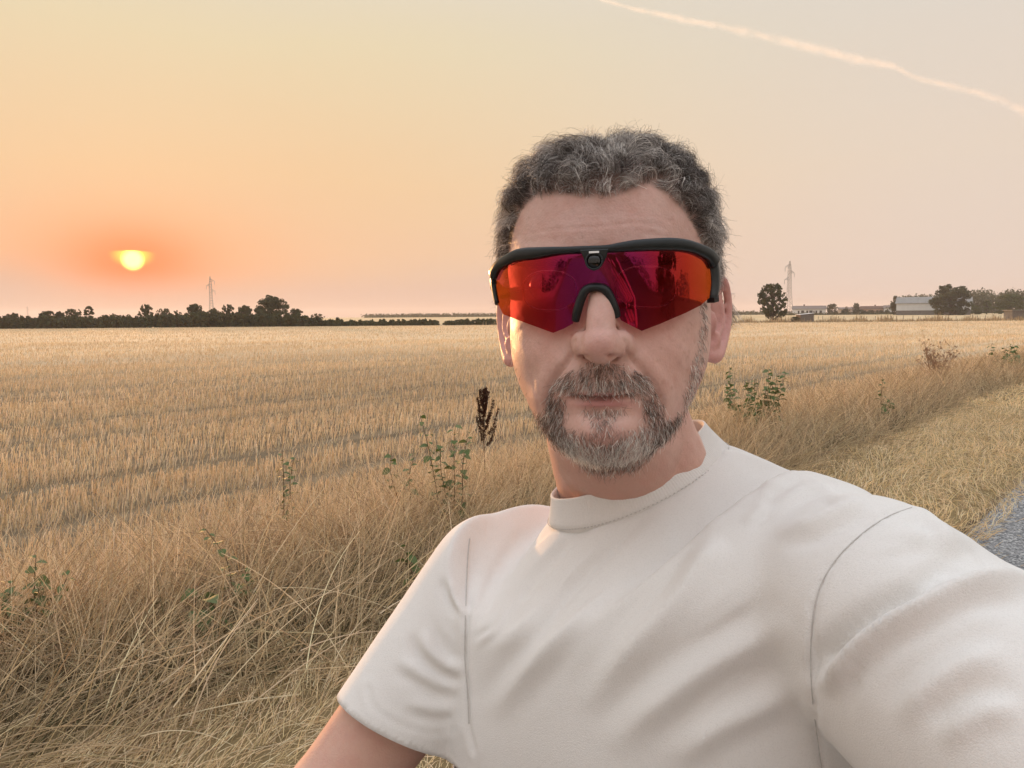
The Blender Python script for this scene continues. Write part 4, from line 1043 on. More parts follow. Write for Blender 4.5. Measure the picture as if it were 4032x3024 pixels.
hz_t = [0.104, 0.100, 0.093, 0.082, 0.065, 0.040, 0.020, 0.000, -0.020, -0.045, -0.060, -0.075, -0.090, -0.105, -0.117, -0.125]
hw_t = [0.010, 0.032, 0.050, 0.063, 0.0735, 0.0785, 0.0790, 0.0775, 0.0775, 0.0765, 0.0735, 0.0675, 0.0590, 0.0490, 0.0375, 0.0220]
hf_t = [-0.012, -0.036, -0.058, -0.076, -0.089, -0.0955, -0.0975, -0.0925, -0.0925, -0.0930, -0.0935, -0.0940, -0.0915, -0.0925, -0.0880, -0.0740]
hb_t = [0.030, 0.052, 0.072, 0.088, 0.099, 0.104, 0.104, 0.102, 0.097, 0.088, 0.081, 0.070, 0.048, 0.018, -0.006, -0.030]
base = MB()
SEG, RINGS = 96, 110
zz = np.linspace(-0.125, 0.104, RINGS)
w_, f_, b_ = interp(zz, hz_t, hw_t), interp(zz, hz_t, hf_t), interp(zz, hz_t, hb_t)
th = np.linspace(0, 2 * math.pi, SEG, endpoint=False)
V = []
for k in range(RINGS):
    mid = (f_[k] + b_[k]) * 0.5 + 0.012 * np.clip((zz[k] + 0.02) / 0.06, -1, 0) * 0
    c, s = np.cos(th), np.sin(th)
    ex = 2 / 2.25
    x = w_[k] * np.sign(c) * np.abs(c) ** ex
    ys = np.where(s > 0, (b_[k] - mid), (mid - f_[k]))
    y = mid + ys * np.sign(s) * np.abs(s) ** (2 / 2.12)
    V += list(zip(x, y, np.full(SEG, zz[k])))
Fc = [(k * SEG + j, k * SEG + (j + 1) % SEG, (k + 1) * SEG + (j + 1) % SEG, (k + 1) * SEG + j) for k in range(RINGS - 1) for j in range(SEG)]
Fc += [tuple(reversed(range(SEG))), tuple((RINGS - 1) * SEG + j for j in range(SEG))]
base.add([H(v) for v in V], Fc)
def hball(c, r, tilt=0.0, axis=0):
    ca, sa = math.cos(tilt), math.sin(tilt)
    Rm = np.array([[1, 0, 0], [0, ca, -sa], [0, sa, ca]]) if axis == 0 else (np.array([[ca, -sa, 0], [sa, ca, 0], [0, 0, 1]]) if axis == 2 else np.array([[ca, 0, sa], [0, 1, 0], [-sa, 0, ca]]))
    base.ball(H(c), r, 20, 14, HM @ Rm)
def htube(pts, rad, rad2=None, n=14, seg=14):
    q = smoothcurve(pts, n); r = np.interp(np.linspace(0, 1, n), np.linspace(0, 1, len(rad)), rad)
    r2 = None if rad2 is None else np.interp(np.linspace(0, 1, n), np.linspace(0, 1, len(rad2)), rad2)
    base.tube(H(q), r, seg, r2)
# nose: bridge, tip, wings, columella
htube([(0, -0.082, 0.022), (0, -0.087, 0.006), (0, -0.0965, -0.014), (0, -0.1070, -0.034), (0, -0.1090, -0.046)], [0.0085, 0.0080, 0.0090, 0.0098, 0.009])
htube([(0, -0.080, 0.004), (0, -0.084, -0.016), (0, -0.092, -0.036)], [0.0100, 0.0120, 0.0135])
hball((0, -0.1090, -0.0465), (0.0138, 0.0132, 0.0125))
hball((0, -0.1025, -0.0535), (0.0070, 0.0135, 0.0064), 0.30)
for sx in (-1, 1):
    hball((sx * 0.0136, -0.0985, -0.0455), (0.0072, 0.0128, 0.0094), -sx * 0.35, 2)
# mouth mound and chin
hball((0, -0.0830, -0.068), (0.031, 0.0165, 0.022))
hball((0, -0.0830, -0.103), (0.0240, 0.0155, 0.0175))
hball((0, -0.0700, -0.114), (0.0300, 0.0210, 0.0140))
# ears
for sx in (-1, 1):
    def E(y, z, o):                    # ear plane coordinates: back, up, outwards
        return (sx * (0.0740 + o * 0.9 + 0.36 * max(y - 0.002, 0)), y, z * 0.94 - 0.001)
    rim = [E(0.006, -0.012, 0.003), E(0.008, 0.003, 0.006), E(0.017, 0.012, 0.008), E(0.028, 0.009, 0.009), E(0.034, -0.006, 0.010),
           E(0.033, -0.022, 0.010), E(0.027, -0.036, 0.009), E(0.019, -0.047, 0.007), E(0.011, -0.054, 0.005), E(0.003, -0.053, 0.001)]
    htube(rim, [0.0026, 0.0030, 0.0034, 0.0036, 0.0035, 0.0034, 0.0036, 0.0050, 0.0062, 0.0040], n=30, seg=10)
    htube([E(0.021, 0.000, 0.003), E(0.024, -0.012, 0.006), E(0.022, -0.026, 0.007), E(0.014, -0.036, 0.006)], [0.0022, 0.0034, 0.0034, 0.0028], n=16, seg=10)
    htube([E(0.000, -0.018, 0.004), E(0.001, -0.026, 0.006), E(0.005, -0.033, 0.004)], [0.0030, 0.0040, 0.0030], n=10, seg=10)
    htube([E(0.009, -0.034, 0.003), E(0.011, -0.040, 0.005), E(0.006, -0.048, 0.002)], [0.004, 0.0055, 0.004], n=10, seg=10)
    hball((sx * 0.0795, 0.0190, -0.004), (0.0056, 0.0145, 0.0150), -sx * 0.33, 2)
    # shell of the ear: close-set ribs that fuse into a plate
    rc_ = smoothcurve(np.array(rim), 40)
    for k in range(2, 38):
        q_ = rc_[k]; zz_ = np.interp(k, [2, 12, 26, 37], [-0.012, 0.002, -0.034, -0.050]) * 1.1
        htube([(sx * 0.0725, 0.006, zz_), (sx * 0.0755, 0.010, zz_ * 0.6 + q_[2] * 0.4), tuple(q_ * 0.85 + 0.15 * np.array([sx * 0.074, 0.008, zz_]) - np.array([sx * 0.0020, 0, 0]))], [0.0024, 0.0020, 0.0018], n=6, seg=8)
# neck
NECK0 = H((0, 0.028, -0.045)); NECK1 = np.array([0.118, 0.672, 1.335])
ntop, nbot = NECK0, NECK1
np_ = smoothcurve([ntop, H((0.0, 0.022, -0.095)), (H((0.0, 0.022, -0.095)) + nbot) / 2 + np.array([-0.002, 0, 0]), nbot], 16)
base.tube(np_, np.interp(np.linspace(0, 1, 16), [0, 0.3, 0.6, 1], [0.054, 0.056, 0.058, 0.070]), 40)
# larynx and the strap muscles of the neck

htube([(0.026, 0.034, -0.090), (0.036, 0.036, -0.120), tuple(Hi(np.array([0.154, 0.640, 1.385])))], [0.034, 0.034, 0.036])
def remeshed(mb, voxel, smooth_it, name):
    me = mesh(name, mb.v, mb.f)
    o = bpy.data.objects.new(name, me); COL.objects.link(o)
    m1 = o.modifiers.new('r', 'REMESH'); m1.mode = 'VOXEL'; m1.voxel_size = voxel; m1.use_smooth_shade = True
    m2 = o.modifiers.new('s', 'SMOOTH'); m2.factor = 0.5; m2.iterations = smooth_it
    dg = bpy.context.evaluated_depsgraph_get(); dg.update()
    out = bpy.data.meshes.new_from_object(o.evaluated_get(dg))
    bpy.data.objects.remove(o); bpy.data.meshes.remove(me)
    out.name = name
    return out
def get_v(me):
    a = np.empty(len(me.vertices) * 3, np.float32); me.vertices.foreach_get('co', a); return a.reshape(-1, 3).astype(float)
def get_n(me):
    a = np.empty(len(me.vertices) * 3, np.float32); me.vertex_normals.foreach_get('vector', a); return a.reshape(-1, 3).astype(float)
def set_v(me, V):
    me.vertices.foreach_set('co', np.ascontiguousarray(V, np.float32).ravel()); me.update()
def edge_array(me):
    e = np.empty(len(me.edges) * 2, np.int32); me.edges.foreach_get('vertices', e); return e.reshape(-1, 2)
def relax(V, E_, w, it):
    """Laplacian smoothing, weight per vertex"""
    n = len(V)
    deg = np.bincount(E_.ravel(), minlength=n).astype(float)[:, None]
    for _ in range(it):
        acc = np.stack([np.bincount(E_[:, 0], V[E_[:, 1], k], n) + np.bincount(E_[:, 1], V[E_[:, 0], k], n) for k in range(3)], 1)
        V = V + (acc / np.maximum(deg, 1) - V) * w[:, None]
    return V

head = remeshed(base, 0.00155, 4, 'head')
V = get_v(head); E_ = edge_array(head)
L = Hi(V)
# blend nose, cheeks, brow and chin into the face; keep ears crisp
side = np.clip((np.abs(L[:, 0]) - 0.068) / 0.006, 0, 1) * (L[:, 1] > -0.02)
nose = np.exp(-(L[:, 0] / 0.021) ** 4 - ((L[:, 2] + 0.032) / 0.030) ** 4) * (L[:, 1] < -0.08)
V = relax(V, E_, 0.5 * (1 - 0.93 * side) * (1 - 0.80 * nose), 26)
set_v(head, V)
N = get_n(head); L = Hi(V)
u, v, dd = proj(V)
view = V - CAM; view /= np.linalg.norm(view, axis=1)[:, None]
face = np.clip(-(N * view).sum(1) * 3, 0, 1) * (L[:, 1] < -0.015) * (np.abs(L[:, 0]) < 0.072)
def g(cu, cv, su, sv):
    return np.exp(-((u - cu) / su) ** 2 - ((v - cv) / sv) ** 2)
def dist_curve(pts, n=60):
    c = smoothcurve(pts, n); best = np.full(len(u), 1e9); tpar = np.zeros(len(u)); sgn = np.zeros(len(u))
    for k in range(n - 1):
        a, b = c[k], c[k + 1]; ab = b - a; L2 = (ab ** 2).sum()
        t = np.clip(((u - a[0]) * ab[0] + (v - a[1]) * ab[1]) / L2, 0, 1)
        dx, dy = u - a[0] - t * ab[0], v - a[1] - t * ab[1]
        d = np.hypot(dx, dy); m = d < best
        best[m] = d[m]; tpar[m] = (k + t[m]) / (n - 1); sgn[m] = np.sign(ab[0] * dy[m] - ab[1] * dx[m])
    return best, tpar, sgn
def ends(t, a=0.12):
    return np.clip(t / a, 0, 1) * np.clip((1 - t) / a, 0, 1)
mm = 0.001
D = np.zeros(len(V))
# mouth
ML = [(2232, 1560), (2270, 1568), (2330, 1571), (2372, 1574), (2420, 1570), (2470, 1563), (2506, 1556)]
d, t, s = dist_curve(ML)
D -= 4.2 * mm * np.exp(-(d / 6.5) ** 2) * ends(t, 0.06)
D -= 1.4 * mm * np.exp(-(d / 16.0) ** 2) * ends(t, 0.08)
D += 1.7 * mm * g(2372, 1592, 95, 13)
D += 1.0 * mm * g(2340, 1552, 60, 9) + 1.0 * mm * g(2405, 1550, 60, 9)
D -= 2.6 * mm * g(2372, 1632, 95, 20)
D += 1.5 * mm * g(2330, 1705, 40, 30) + 1.5 * mm * g(2415, 1700, 40, 30)
D -= 1.0 * mm * g(2372, 1690, 14, 26)
D -= 1.4 * mm * g(2235, 1570, 16, 22) + 1.4 * mm * g(2508, 1563, 16, 22)
# philtrum
D -= 0.8 * mm * g(2362, 1490, 12, 40)
# folds from the nose wings to the mouth corners
for pts, sg in (([(2258, 1375), (2235, 1425), (2195, 1478), (2166, 1530), (2152, 1590), (2150, 1640)], -1), ([(2464, 1365), (2490, 1415), (2535, 1465), (2578, 1520), (2604, 1580), (2612, 1640)], 1)):
    d, t, s = dist_curve(pts)
    D -= 2.0 * mm * np.exp(-(d / 9.0) ** 2) * ends(t, 0.15)
    D += 2.2 * mm * np.exp(-((d - 30) / 34.0) ** 2) * ends(t, 0.25) * (s * sg < 0)
# nose wings, nostrils
for cu, cv, su in ((2296, 1411, 17), (2413, 1407, 17)):
    D -= 6.5 * mm * g(cu, cv, su, 9.5)
for pts in ([(2268, 1330), (2252, 1352), (2246, 1385), (2258, 1412), (2276, 1424)], [(2452, 1326), (2468, 1350), (2473, 1382), (2462, 1408), (2446, 1420)]):
    d, t, s = dist_curve(pts)
    D -= 1.6 * mm * np.exp(-(d / 9.0) ** 2) * ends(t, 0.2)
for pts in ([(2302, 1322), (2286, 1350), (2290, 1385)], [(2416, 1318), (2430, 1348), (2428, 1382)]):
    d, t, s = dist_curve(pts)
    D -= 0.8 * mm * np.exp(-(d / 12.0) ** 2) * ends(t, 0.3)
# forehead lines and the fine creases over the brow
for pts, a, wd in (([(2075, 930), (2170, 905), (2290, 897), (2400, 888), (2490, 878), (2570, 884), (2640, 905)], 0.42, 6.5),
                   ([(2060, 960), (2110, 943), (2170, 935)], 0.35, 6), ([(2520, 918), (2590, 925), (2650, 945)], 0.35, 6),
                   ([(2250, 850), (2350, 842), (2480, 838)], 0.18, 8), ([(2560, 850), (2620, 862), (2680, 890)], 0.22, 7)):
    d, t, s = dist_curve(pts)
    a *= 0.6
    D -= a * mm * np.exp(-(d / wd) ** 2) * ends(t, 0.2)
    D += a * 0.6 * mm * np.exp(-((d - 13) / 10) ** 2) * ends(t, 0.2)
# lines on the cheeks beside the mouth and at the eye corners
for pts, a in (([(2640, 1450), (2655, 1530), (2650, 1600)], 0.4), ([(2690, 1380), (2700, 1470), (2692, 1560)], 0.3), ([(2090, 1420), (2102, 1500), (2125, 1570)], 0.4),
               ([(2010, 1290), (2040, 1265), (2075, 1250)], 0.5), ([(2040, 1320), (2080, 1285), (2130, 1290)], 0.35), ([(2470, 1300), (2530, 1325), (2610, 1310)], 0.4), ([(2130, 1335), (2200, 1335), (2240, 1310)], 0.4)):
    d, t, s = dist_curve(pts)
    D -= a * mm * np.exp(-(d / 8) ** 2) * ends(t, 0.3)
# cheeks, cheekbones, brow
D += 3.2 * mm * g(2105, 1385, 85, 75) + 3.2 * mm * g(2640, 1375, 95, 80)
D += 1.5 * mm * g(2040, 1290, 60, 50) + 1.5 * mm * g(2720, 1270, 60, 50)
D += 3.0 * mm * g(2150, 1005, 110, 40) + 3.0 * mm * g(2560, 995, 110, 40)
# eye sockets
D -= 7 * mm * g(2140, 1120, 75, 45) + 7 * mm * g(2570, 1110, 75, 45)
V = V + N * (D * face)[:, None]
lumps = np.sin(L[:, 0] * 310 + 1.3) * np.sin(L[:, 2] * 270 + 0.4) + 0.6 * np.sin(L[:, 0] * 650 + L[:, 2] * 530)
V = V + N * (0.12 * mm * lumps * (1 - side))[:, None]
set_v(head, V)
N = get_n(head)

# ---- colour of the skin: lips, nose and ears redder, shaved cheeks greyer
def mixc(c, col_, k):
    return c * (1 - k[:, None]) + np.array(col_) * k[:, None]
nv = len(V)
SK = np.tile(np.array([0.66, 0.425, 0.355]), (nv, 1))
n1 = np.sin(L[:, 0] * 140 + 2 * np.sin(L[:, 2] * 90)) * np.sin(L[:, 2] * 120 + 1.1) * 0.5 + 0.5
SK = mixc(SK, (0.63, 0.385, 0.325), 0.5 * n1)
SK = mixc(SK, (0.60, 0.33, 0.285), 0.75 * face * np.clip(g(2358, 1370, 80, 60) + 0.5 * g(2345, 1270, 50, 90), 0, 1))
SK = mixc(SK, (0.65, 0.375, 0.31), 0.65 * face * np.clip(g(2130, 1400, 90, 80) + g(2590, 1390, 100, 90), 0, 1))
SK = mixc(SK, (0.62, 0.40, 0.36), 0.7 * face * g(2370, 870, 320, 100))
lip = face * np.clip(g(2372, 1590, 112, 15) + g(2372, 1553, 105, 9) * 0.8, 0, 1)
SK = mixc(SK, (0.50, 0.220, 0.205), np.clip(lip * 1.25, 0, 0.95))
SK = mixc(SK, (0.55, 0.30, 0.26), 0.6 * face * g(2372, 1720, 90, 45))
d, t, s = dist_curve(ML); SK = mixc(SK, (0.25, 0.10, 0.10), face * np.exp(-(d / 5.0) ** 2) * ends(t, 0.05) * 0.8)  # dark line between the lips: shade of the groove put into the colour
ear = np.clip((np.abs(L[:, 0]) - 0.070) / 0.004, 0, 1) * (L[:, 1] > -0.012) * (L[:, 2] < 0.02) * (L[:, 2] > -0.066)
SK = mixc(SK, (0.62, 0.315, 0.285), 0.85 * ear)
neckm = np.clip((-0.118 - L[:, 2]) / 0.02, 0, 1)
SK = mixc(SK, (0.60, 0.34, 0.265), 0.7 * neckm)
mottle = rng.normal(0, 1, nv)
frk = np.zeros(nv)
for _ in range(130):
    cu, cv = rng.uniform(1990, 2790), rng.uniform(760, 1560)
    frk = np.maximum(frk, g(cu, cv, *([rng.uniform(4, 8)] * 2)) * rng.uniform(0.15, 0.55))
for _ in range(35):
    cu, cv = rng.normal(2690, 45), rng.normal(1370, 80)
    frk = np.maximum(frk, g(cu, cv, rng.uniform(4, 10), rng.uniform(5, 12)) * rng.uniform(0.25, 0.7))
SK = mixc(SK, (0.42, 0.215, 0.16), 0.85 * frk * face)
SK *= (1 + 0.02 * mottle)[:, None]

# ---- where hair and beard grow (photo pixels for the side that is seen, head coordinates elsewhere)
HL = np.array([(1900, 1260), (1985, 1180), (1999, 1060), (2012, 960), (2030, 880), (2062, 812), (2112, 772), (2200, 766), (2290, 772), (2380, 772), (2450, 762),
               (2500, 740), (2555, 727), (2620, 752), (2680, 812), (2722, 872), (2752, 930), (2772, 1000), (2790, 1180), (2900, 1260)], float)
def hairline(uu): return np.interp(uu, HL[:, 0], HL[:, 1])
def scalp_weight(Lp, up, vp):
    k = np.clip((hairline(up) - vp) / 26.0 + 0.5, 0, 1)              # soft edge of the hairline
    frontal = (Lp[:, 1] < 0.012)
    back = (Lp[:, 2] > -0.022 - 0.45 * (Lp[:, 1] - 0.03)) & ~frontal
    burn = (np.abs(Lp[:, 0]) > 0.066) & (Lp[:, 1] > -0.022) & (Lp[:, 2] > -0.01)
    w = np.where(frontal, k * (Lp[:, 2] > 0.0) + burn * 0.7 * (k < 0.2), back * 1.0)
    earz = (np.abs(Lp[:, 0]) > 0.069) & (Lp[:, 2] < 0.014) & (Lp[:, 1] < 0.034) & (Lp[:, 1] > -0.008)
    return np.clip(np.where(earz, 0, w), 0, 1)
def inpoly(uu, vv, poly):
    poly = np.asarray(poly, float); c = np.zeros(len(uu), bool); j = len(poly) - 1
    for i in range(len(poly)):
        a, b = poly[i], poly[j]
        m = ((a[1] > vv) != (b[1] > vv)) & (uu < (b[0] - a[0]) * (vv - a[1]) / (b[1] - a[1] + 1e-12) + a[0])
        c ^= m; j = i
    return c
P_MOUST = [(2215, 1565), (2172, 1560), (2178, 1515), (2215, 1476), (2270, 1448), (2320, 1428), (2362, 1436), (2405, 1424), (2460, 1446), (2520, 1472), (2560, 1500), (2572, 1555), (2530, 1562), (2490, 1552), (2430, 1548), (2372, 1554), (2310, 1550), (2255, 1553)]
P_LEFT = [(2212, 1560), (2218, 1600), (2212, 1650), (2222, 1690), (2240, 1740), (2250, 1790), (2180, 1760), (2120, 1690), (2088, 1630), (2140, 1640), (2150, 1600), (2160, 1550)]
P_RIGHT = [(2520, 1556), (2538, 1600), (2545, 1650), (2530, 1700), (2520, 1760), (2560, 1800), (2640, 1745), (2700, 1680), (2712, 1610), (2690, 1625), (2645, 1660), (2610, 1640), (2592, 1580), (2570, 1540)]
P_CHIN = [(2225, 1700), (2270, 1735), (2310, 1745), (2372, 1750), (2440, 1740), (2510, 1690), (2550, 1720), (2570, 1800), (2500, 1842), (2420, 1866), (2360, 1864), (2280, 1838), (2200, 1785)]
P_SOUL = [(2290, 1612), (2330, 1606), (2420, 1604), (2460, 1612), (2430, 1650), (2400, 1692), (2370, 1706), (2340, 1680), (2320, 1645)]
P_BURNR = [(2752, 1180), (2790, 1180), (2768, 1330), (2762, 1420), (2752, 1500), (2740, 1580), (2716, 1660), (2700, 1650), (2704, 1580), (2722, 1480), (2742, 1380), (2762, 1290)]
P_BURNL = [(1985, 1240), (2000, 1330), (2016, 1420), (2045, 1510), (2070, 1570), (2104, 1640), (2130, 1690), (2100, 1650), (2060, 1590), (2030, 1520), (2000, 1440), (1985, 1330)]
def beard_weight(Lp, up, vp, soft=0.0):
    fr = (Lp[:, 1] < -0.005)
    w = np.zeros(len(up))
    for poly, k in ((P_MOUST, 0.75), (P_LEFT, 1.0), (P_RIGHT, 0.9), (P_CHIN, 0.78), (P_SOUL, 0.55), (P_BURNR, 0.6), (P_BURNL, 0.35)):
        w = np.maximum(w, inpoly(up + rng.normal(0, 11, len(up)), vp + rng.normal(0, 9, len(up)), poly) * k)
    mid_chin = ((up > 2240) & (up < 2530) & (vp > 1690) & (vp < 1760))
    w = np.maximum(w, mid_chin * 0.22)
    return w * fr
sw = scalp_weight(L, u, v)
SK = mixc(SK, (0.17, 0.125, 0.105), 0.75 * sw)
bw = beard_weight(L, u, v) * face
bw_s = relax(np.stack([bw] * 3, 1), E_, np.full(nv, 0.5), 6)[:, 0]
SK = mixc(SK, (0.24, 0.165, 0.135), np.clip(0.46 * bw_s, 0, 0.46))
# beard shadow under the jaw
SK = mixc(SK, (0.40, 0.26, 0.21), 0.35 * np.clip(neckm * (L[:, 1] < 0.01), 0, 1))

# ---- skin material
skin = bpy.data.materials.new('skin'); skin.use_nodes = True
T = NT(skin.node_tree); b = T.n['Principled BSDF']
at = T.node('ShaderNodeAttribute', attribute_name='tint')
oc = T.node('ShaderNodeTexCoord').outputs['Object']
blot = T.smooth(T.noise(oc, 55.0, 4.0, 0.6), 0.35, 0.75)
c1 = T.mix(T.math('MULTIPLY', blot, 0.42), at.outputs[0], (0.56, 0.28, 0.22))
c2 = T.mix(T.math('MULTIPLY', T.smooth(T.noise(oc, 420.0, 3.0, 0.6), 0.5, 0.8), 0.16), c1, (0.40, 0.22, 0.18))
T.put(b.inputs['Base Color'], c2)
b.inputs['Roughness'].default_value = 0.50; b.inputs['Specular IOR Level'].default_value = 0.34
b.inputs['Subsurface Weight'].default_value = 0.16
b.inputs['Subsurface Radius'].default_value = (1.0, 0.35, 0.2); b.inputs['Subsurface Scale'].default_value = 0.006
bn = T.node('ShaderNodeBump'); bn.inputs['Strength'].default_value = 0.34; bn.inputs['Distance'].default_value = 0.0009
vor = T.node('ShaderNodeTexVoronoi'); T.put(vor.inputs['Vector'], oc); vor.inputs['Scale'].default_value = 620.0
hgt = T.math('ADD', T.math('MULTIPLY', vor.outputs['Distance'], 0.5), T.math('MULTIPLY', T.noise(oc, 260.0, 5.0, 0.65), 1.0))
T.put(bn.inputs['Height'], hgt); T.put(b.inputs['Normal'], bn.outputs[0])

# ---- arms, torso and legs of the body: grown with the Skin modifier and joined with the head
SH_R = P(1945, 2275, 0.68); EL_R = P(1300, 3150, 0.63); WR_R = np.array([-0.345, 0.450, 1.010])
SH_L = P(3400, 2395, 0.475); EL_L = np.array([0.328, 0.215, 1.275]); WR_L = np.array([0.128, 0.040, 1.425])
NB = np.array([0.112, 0.670, 1.33])
PEL = np.array([0.135, 0.70, 0.90])
bodies = []
def skin_chain(pts, rad, edges, root, sub=2):
    me = bpy.data.meshes.new('limb'); me.from_pydata([tuple(p) for p in pts], edges, [])
    o = bpy.data.objects.new('limb', me); COL.objects.link(o)
    m = o.modifiers.new('skin', 'SKIN'); m.use_smooth_shade = True
    for k, r_ in enumerate(rad):
        sv = me.skin_vertices[0].data[k]; sv.radius = (r_, r_) if np.isscalar(r_) else r_; sv.use_root = (k == root)
    s_ = o.modifiers.new('sub', 'SUBSURF'); s_.levels = sub; s_.render_levels = sub
    dg = bpy.context.evaluated_depsgraph_get(); dg.update()
    out = bpy.data.meshes.new_from_object(o.evaluated_get(dg))
    bpy.data.objects.remove(o); bpy.data.meshes.remove(me)
    bodies.append(out)
    return out
aL = np.array([0.80, -0.59, 0.0]); bF = np.array([-0.59, -0.80, 0.0])
HIPL, HIPR = PEL + aL * 0.095 + np.array([0, 0, -0.03]), PEL - aL * 0.095 + np.array([0, 0, -0.03])
KNL, KNR = HIPL + bF * 0.03 + np.array([0, 0, -0.40]), HIPR + bF * 0.03 + np.array([0, 0, -0.40])
ANL, ANR = KNL - bF * 0.04 + np.array([0, 0, -0.375]), KNR - bF * 0.04 + np.array([0, 0, -0.375])
pts = [PEL, (PEL * 0.5 + NB * 0.5) - bF * 0.02, NB + np.array([0, 0, -0.09]) - bF * 0.03, NB - bF * 0.01,
       SH_R + np.array([0.01, 0, -0.025]), SH_R * 0.5 + EL_R * 0.5, EL_R, EL_R * 0.5 + WR_R * 0.5, WR_R,
       SH_L + np.array([0.0, 0, -0.02]), SH_L * 0.5 + EL_L * 0.5, EL_L, EL_L * 0.5 + WR_L * 0.5, WR_L,
       HIPL, KNL, ANL, HIPR, KNR, ANR]
rad = [0.085, 0.070, 0.050, 0.040, 0.030, 0.0490, 0.0420, 0.0400, 0.0280, 0.032, 0.045, 0.040, 0.038, 0.0275, 0.078, 0.056, 0.042, 0.078, 0.056, 0.042]
edges = [(0, 1), (1, 2), (2, 3), (2, 4), (4, 5), (5, 6), (6, 7), (7, 8), (2, 9), (9, 10), (10, 11), (11, 12), (12, 13), (0, 14), (14, 15), (15, 16), (0, 17), (17, 18), (18, 19)]
skin_chain(pts, rad, edges, 0)
# hands: palm plus five separate fingers each
def hand(wr, fwd, nrm, curl, side_, spread=0.16):
    fwd = fwd / np.linalg.norm(fwd); nrm = nrm - fwd * (nrm @ fwd); nrm /= np.linalg.norm(nrm)
    lat = np.cross(fwd, nrm) * side_
    pc = [wr - fwd * 0.02, wr + fwd * 0.03, wr + fwd * 0.062, wr + fwd * 0.085]
    skin_chain(pc, [(0.026, 0.022), (0.036, 0.019), (0.040, 0.017), (0.036, 0.013)], [(0, 1), (1, 2), (2, 3)], 0)
    for k, (o_, ln) in enumerate(((-0.029, 0.068), (-0.010, 0.078), (0.010, 0.073), (0.028, 0.058))):
        a = wr + fwd * (0.082 - 0.006 * abs(k - 1.2)) + lat * o_
        d_ = fwd + lat * (o_ * spread * 10); d_ /= np.linalg.norm(d_); chain = [a - d_ * 0.015, a]
        ang_ = 0.0
        for frac in (0.46, 0.30, 0.24):
            ang_ += curl * (0.9 if frac > 0.4 else 1.1)
            chain.append(chain[-1] + (d_ * math.cos(ang_) + nrm * math.sin(ang_)) * ln * frac)
        skin_chain(chain, [0.009, 0.0092, 0.0085, 0.0078, 0.0066], [(0, 1), (1, 2), (2, 3), (3, 4)], 0)
    tb = wr + fwd * 0.025 - lat * 0.030
    td = fwd * 0.65 - lat * 0.55 + nrm * 0.45; td /= np.linalg.norm(td)
    skin_chain([tb, tb + td * 0.036, tb + td * 0.064 + fwd * 0.006, tb + td * 0.080 + fwd * 0.018], [0.0125, 0.0105, 0.0095, 0.0078], [(0, 1), (1, 2), (2, 3)], 0)
PHONE_C = np.array([0.035, -0.0062, 1.540])
hand(WR_L, np.array([0.060, -0.048, 1.480]) - WR_L, np.array([-0.5, 0.35, 0.45]), 0.62, 1)
hand(WR_R, WR_R - EL_R + np.array([0.02, 0.0, -0.03]), np.array([0.55, 0.10, -0.80]), 0.55, -1)
bm = bmesh.new(); bm.from_mesh(head)
for me_ in bodies: bm.from_mesh(me_)
body = bpy.data.meshes.new('body'); bm.to_mesh(body); bm.free()
nb = len(body.vertices)
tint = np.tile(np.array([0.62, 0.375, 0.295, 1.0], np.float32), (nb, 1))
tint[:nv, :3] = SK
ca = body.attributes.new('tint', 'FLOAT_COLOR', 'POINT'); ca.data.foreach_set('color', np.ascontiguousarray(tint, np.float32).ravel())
body.polygons.foreach_set('use_smooth', np.ones(len(body.polygons), bool))
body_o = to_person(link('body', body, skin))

# ---- strands: roots sampled on the head surface
tri = []
for p in head.polygons:
    vi = p.vertices
    tri.append((vi[0], vi[1], vi[2]))
    if len(vi) == 4: tri.append((vi[0], vi[2], vi[3]))
tri = np.array(tri)
area = np.linalg.norm(np.cross(V[tri[:, 1]] - V[tri[:, 0]], V[tri[:, 2]] - V[tri[:, 0]]), axis=1) / 2
def sample(weight_v, n):
    w = area * weight_v[tri].mean(1); w = w / w.sum()
    k = rng.choice(len(tri), n, p=w)
    r1, r2 = np.sqrt(rng.random(n)), rng.random(n)
    bc = np.stack([1 - r1, r1 * (1 - r2), r1 * r2], 1)
    p = (V[tri[k]] * bc[:, :, None]).sum(1); nn = (N[tri[k]] * bc[:, :, None]).sum(1)
    return p, nn / np.linalg.norm(nn, axis=1)[:, None]
def unit(a): return a / np.maximum(np.linalg.norm(a, axis=-1, keepdims=True), 1e-9)

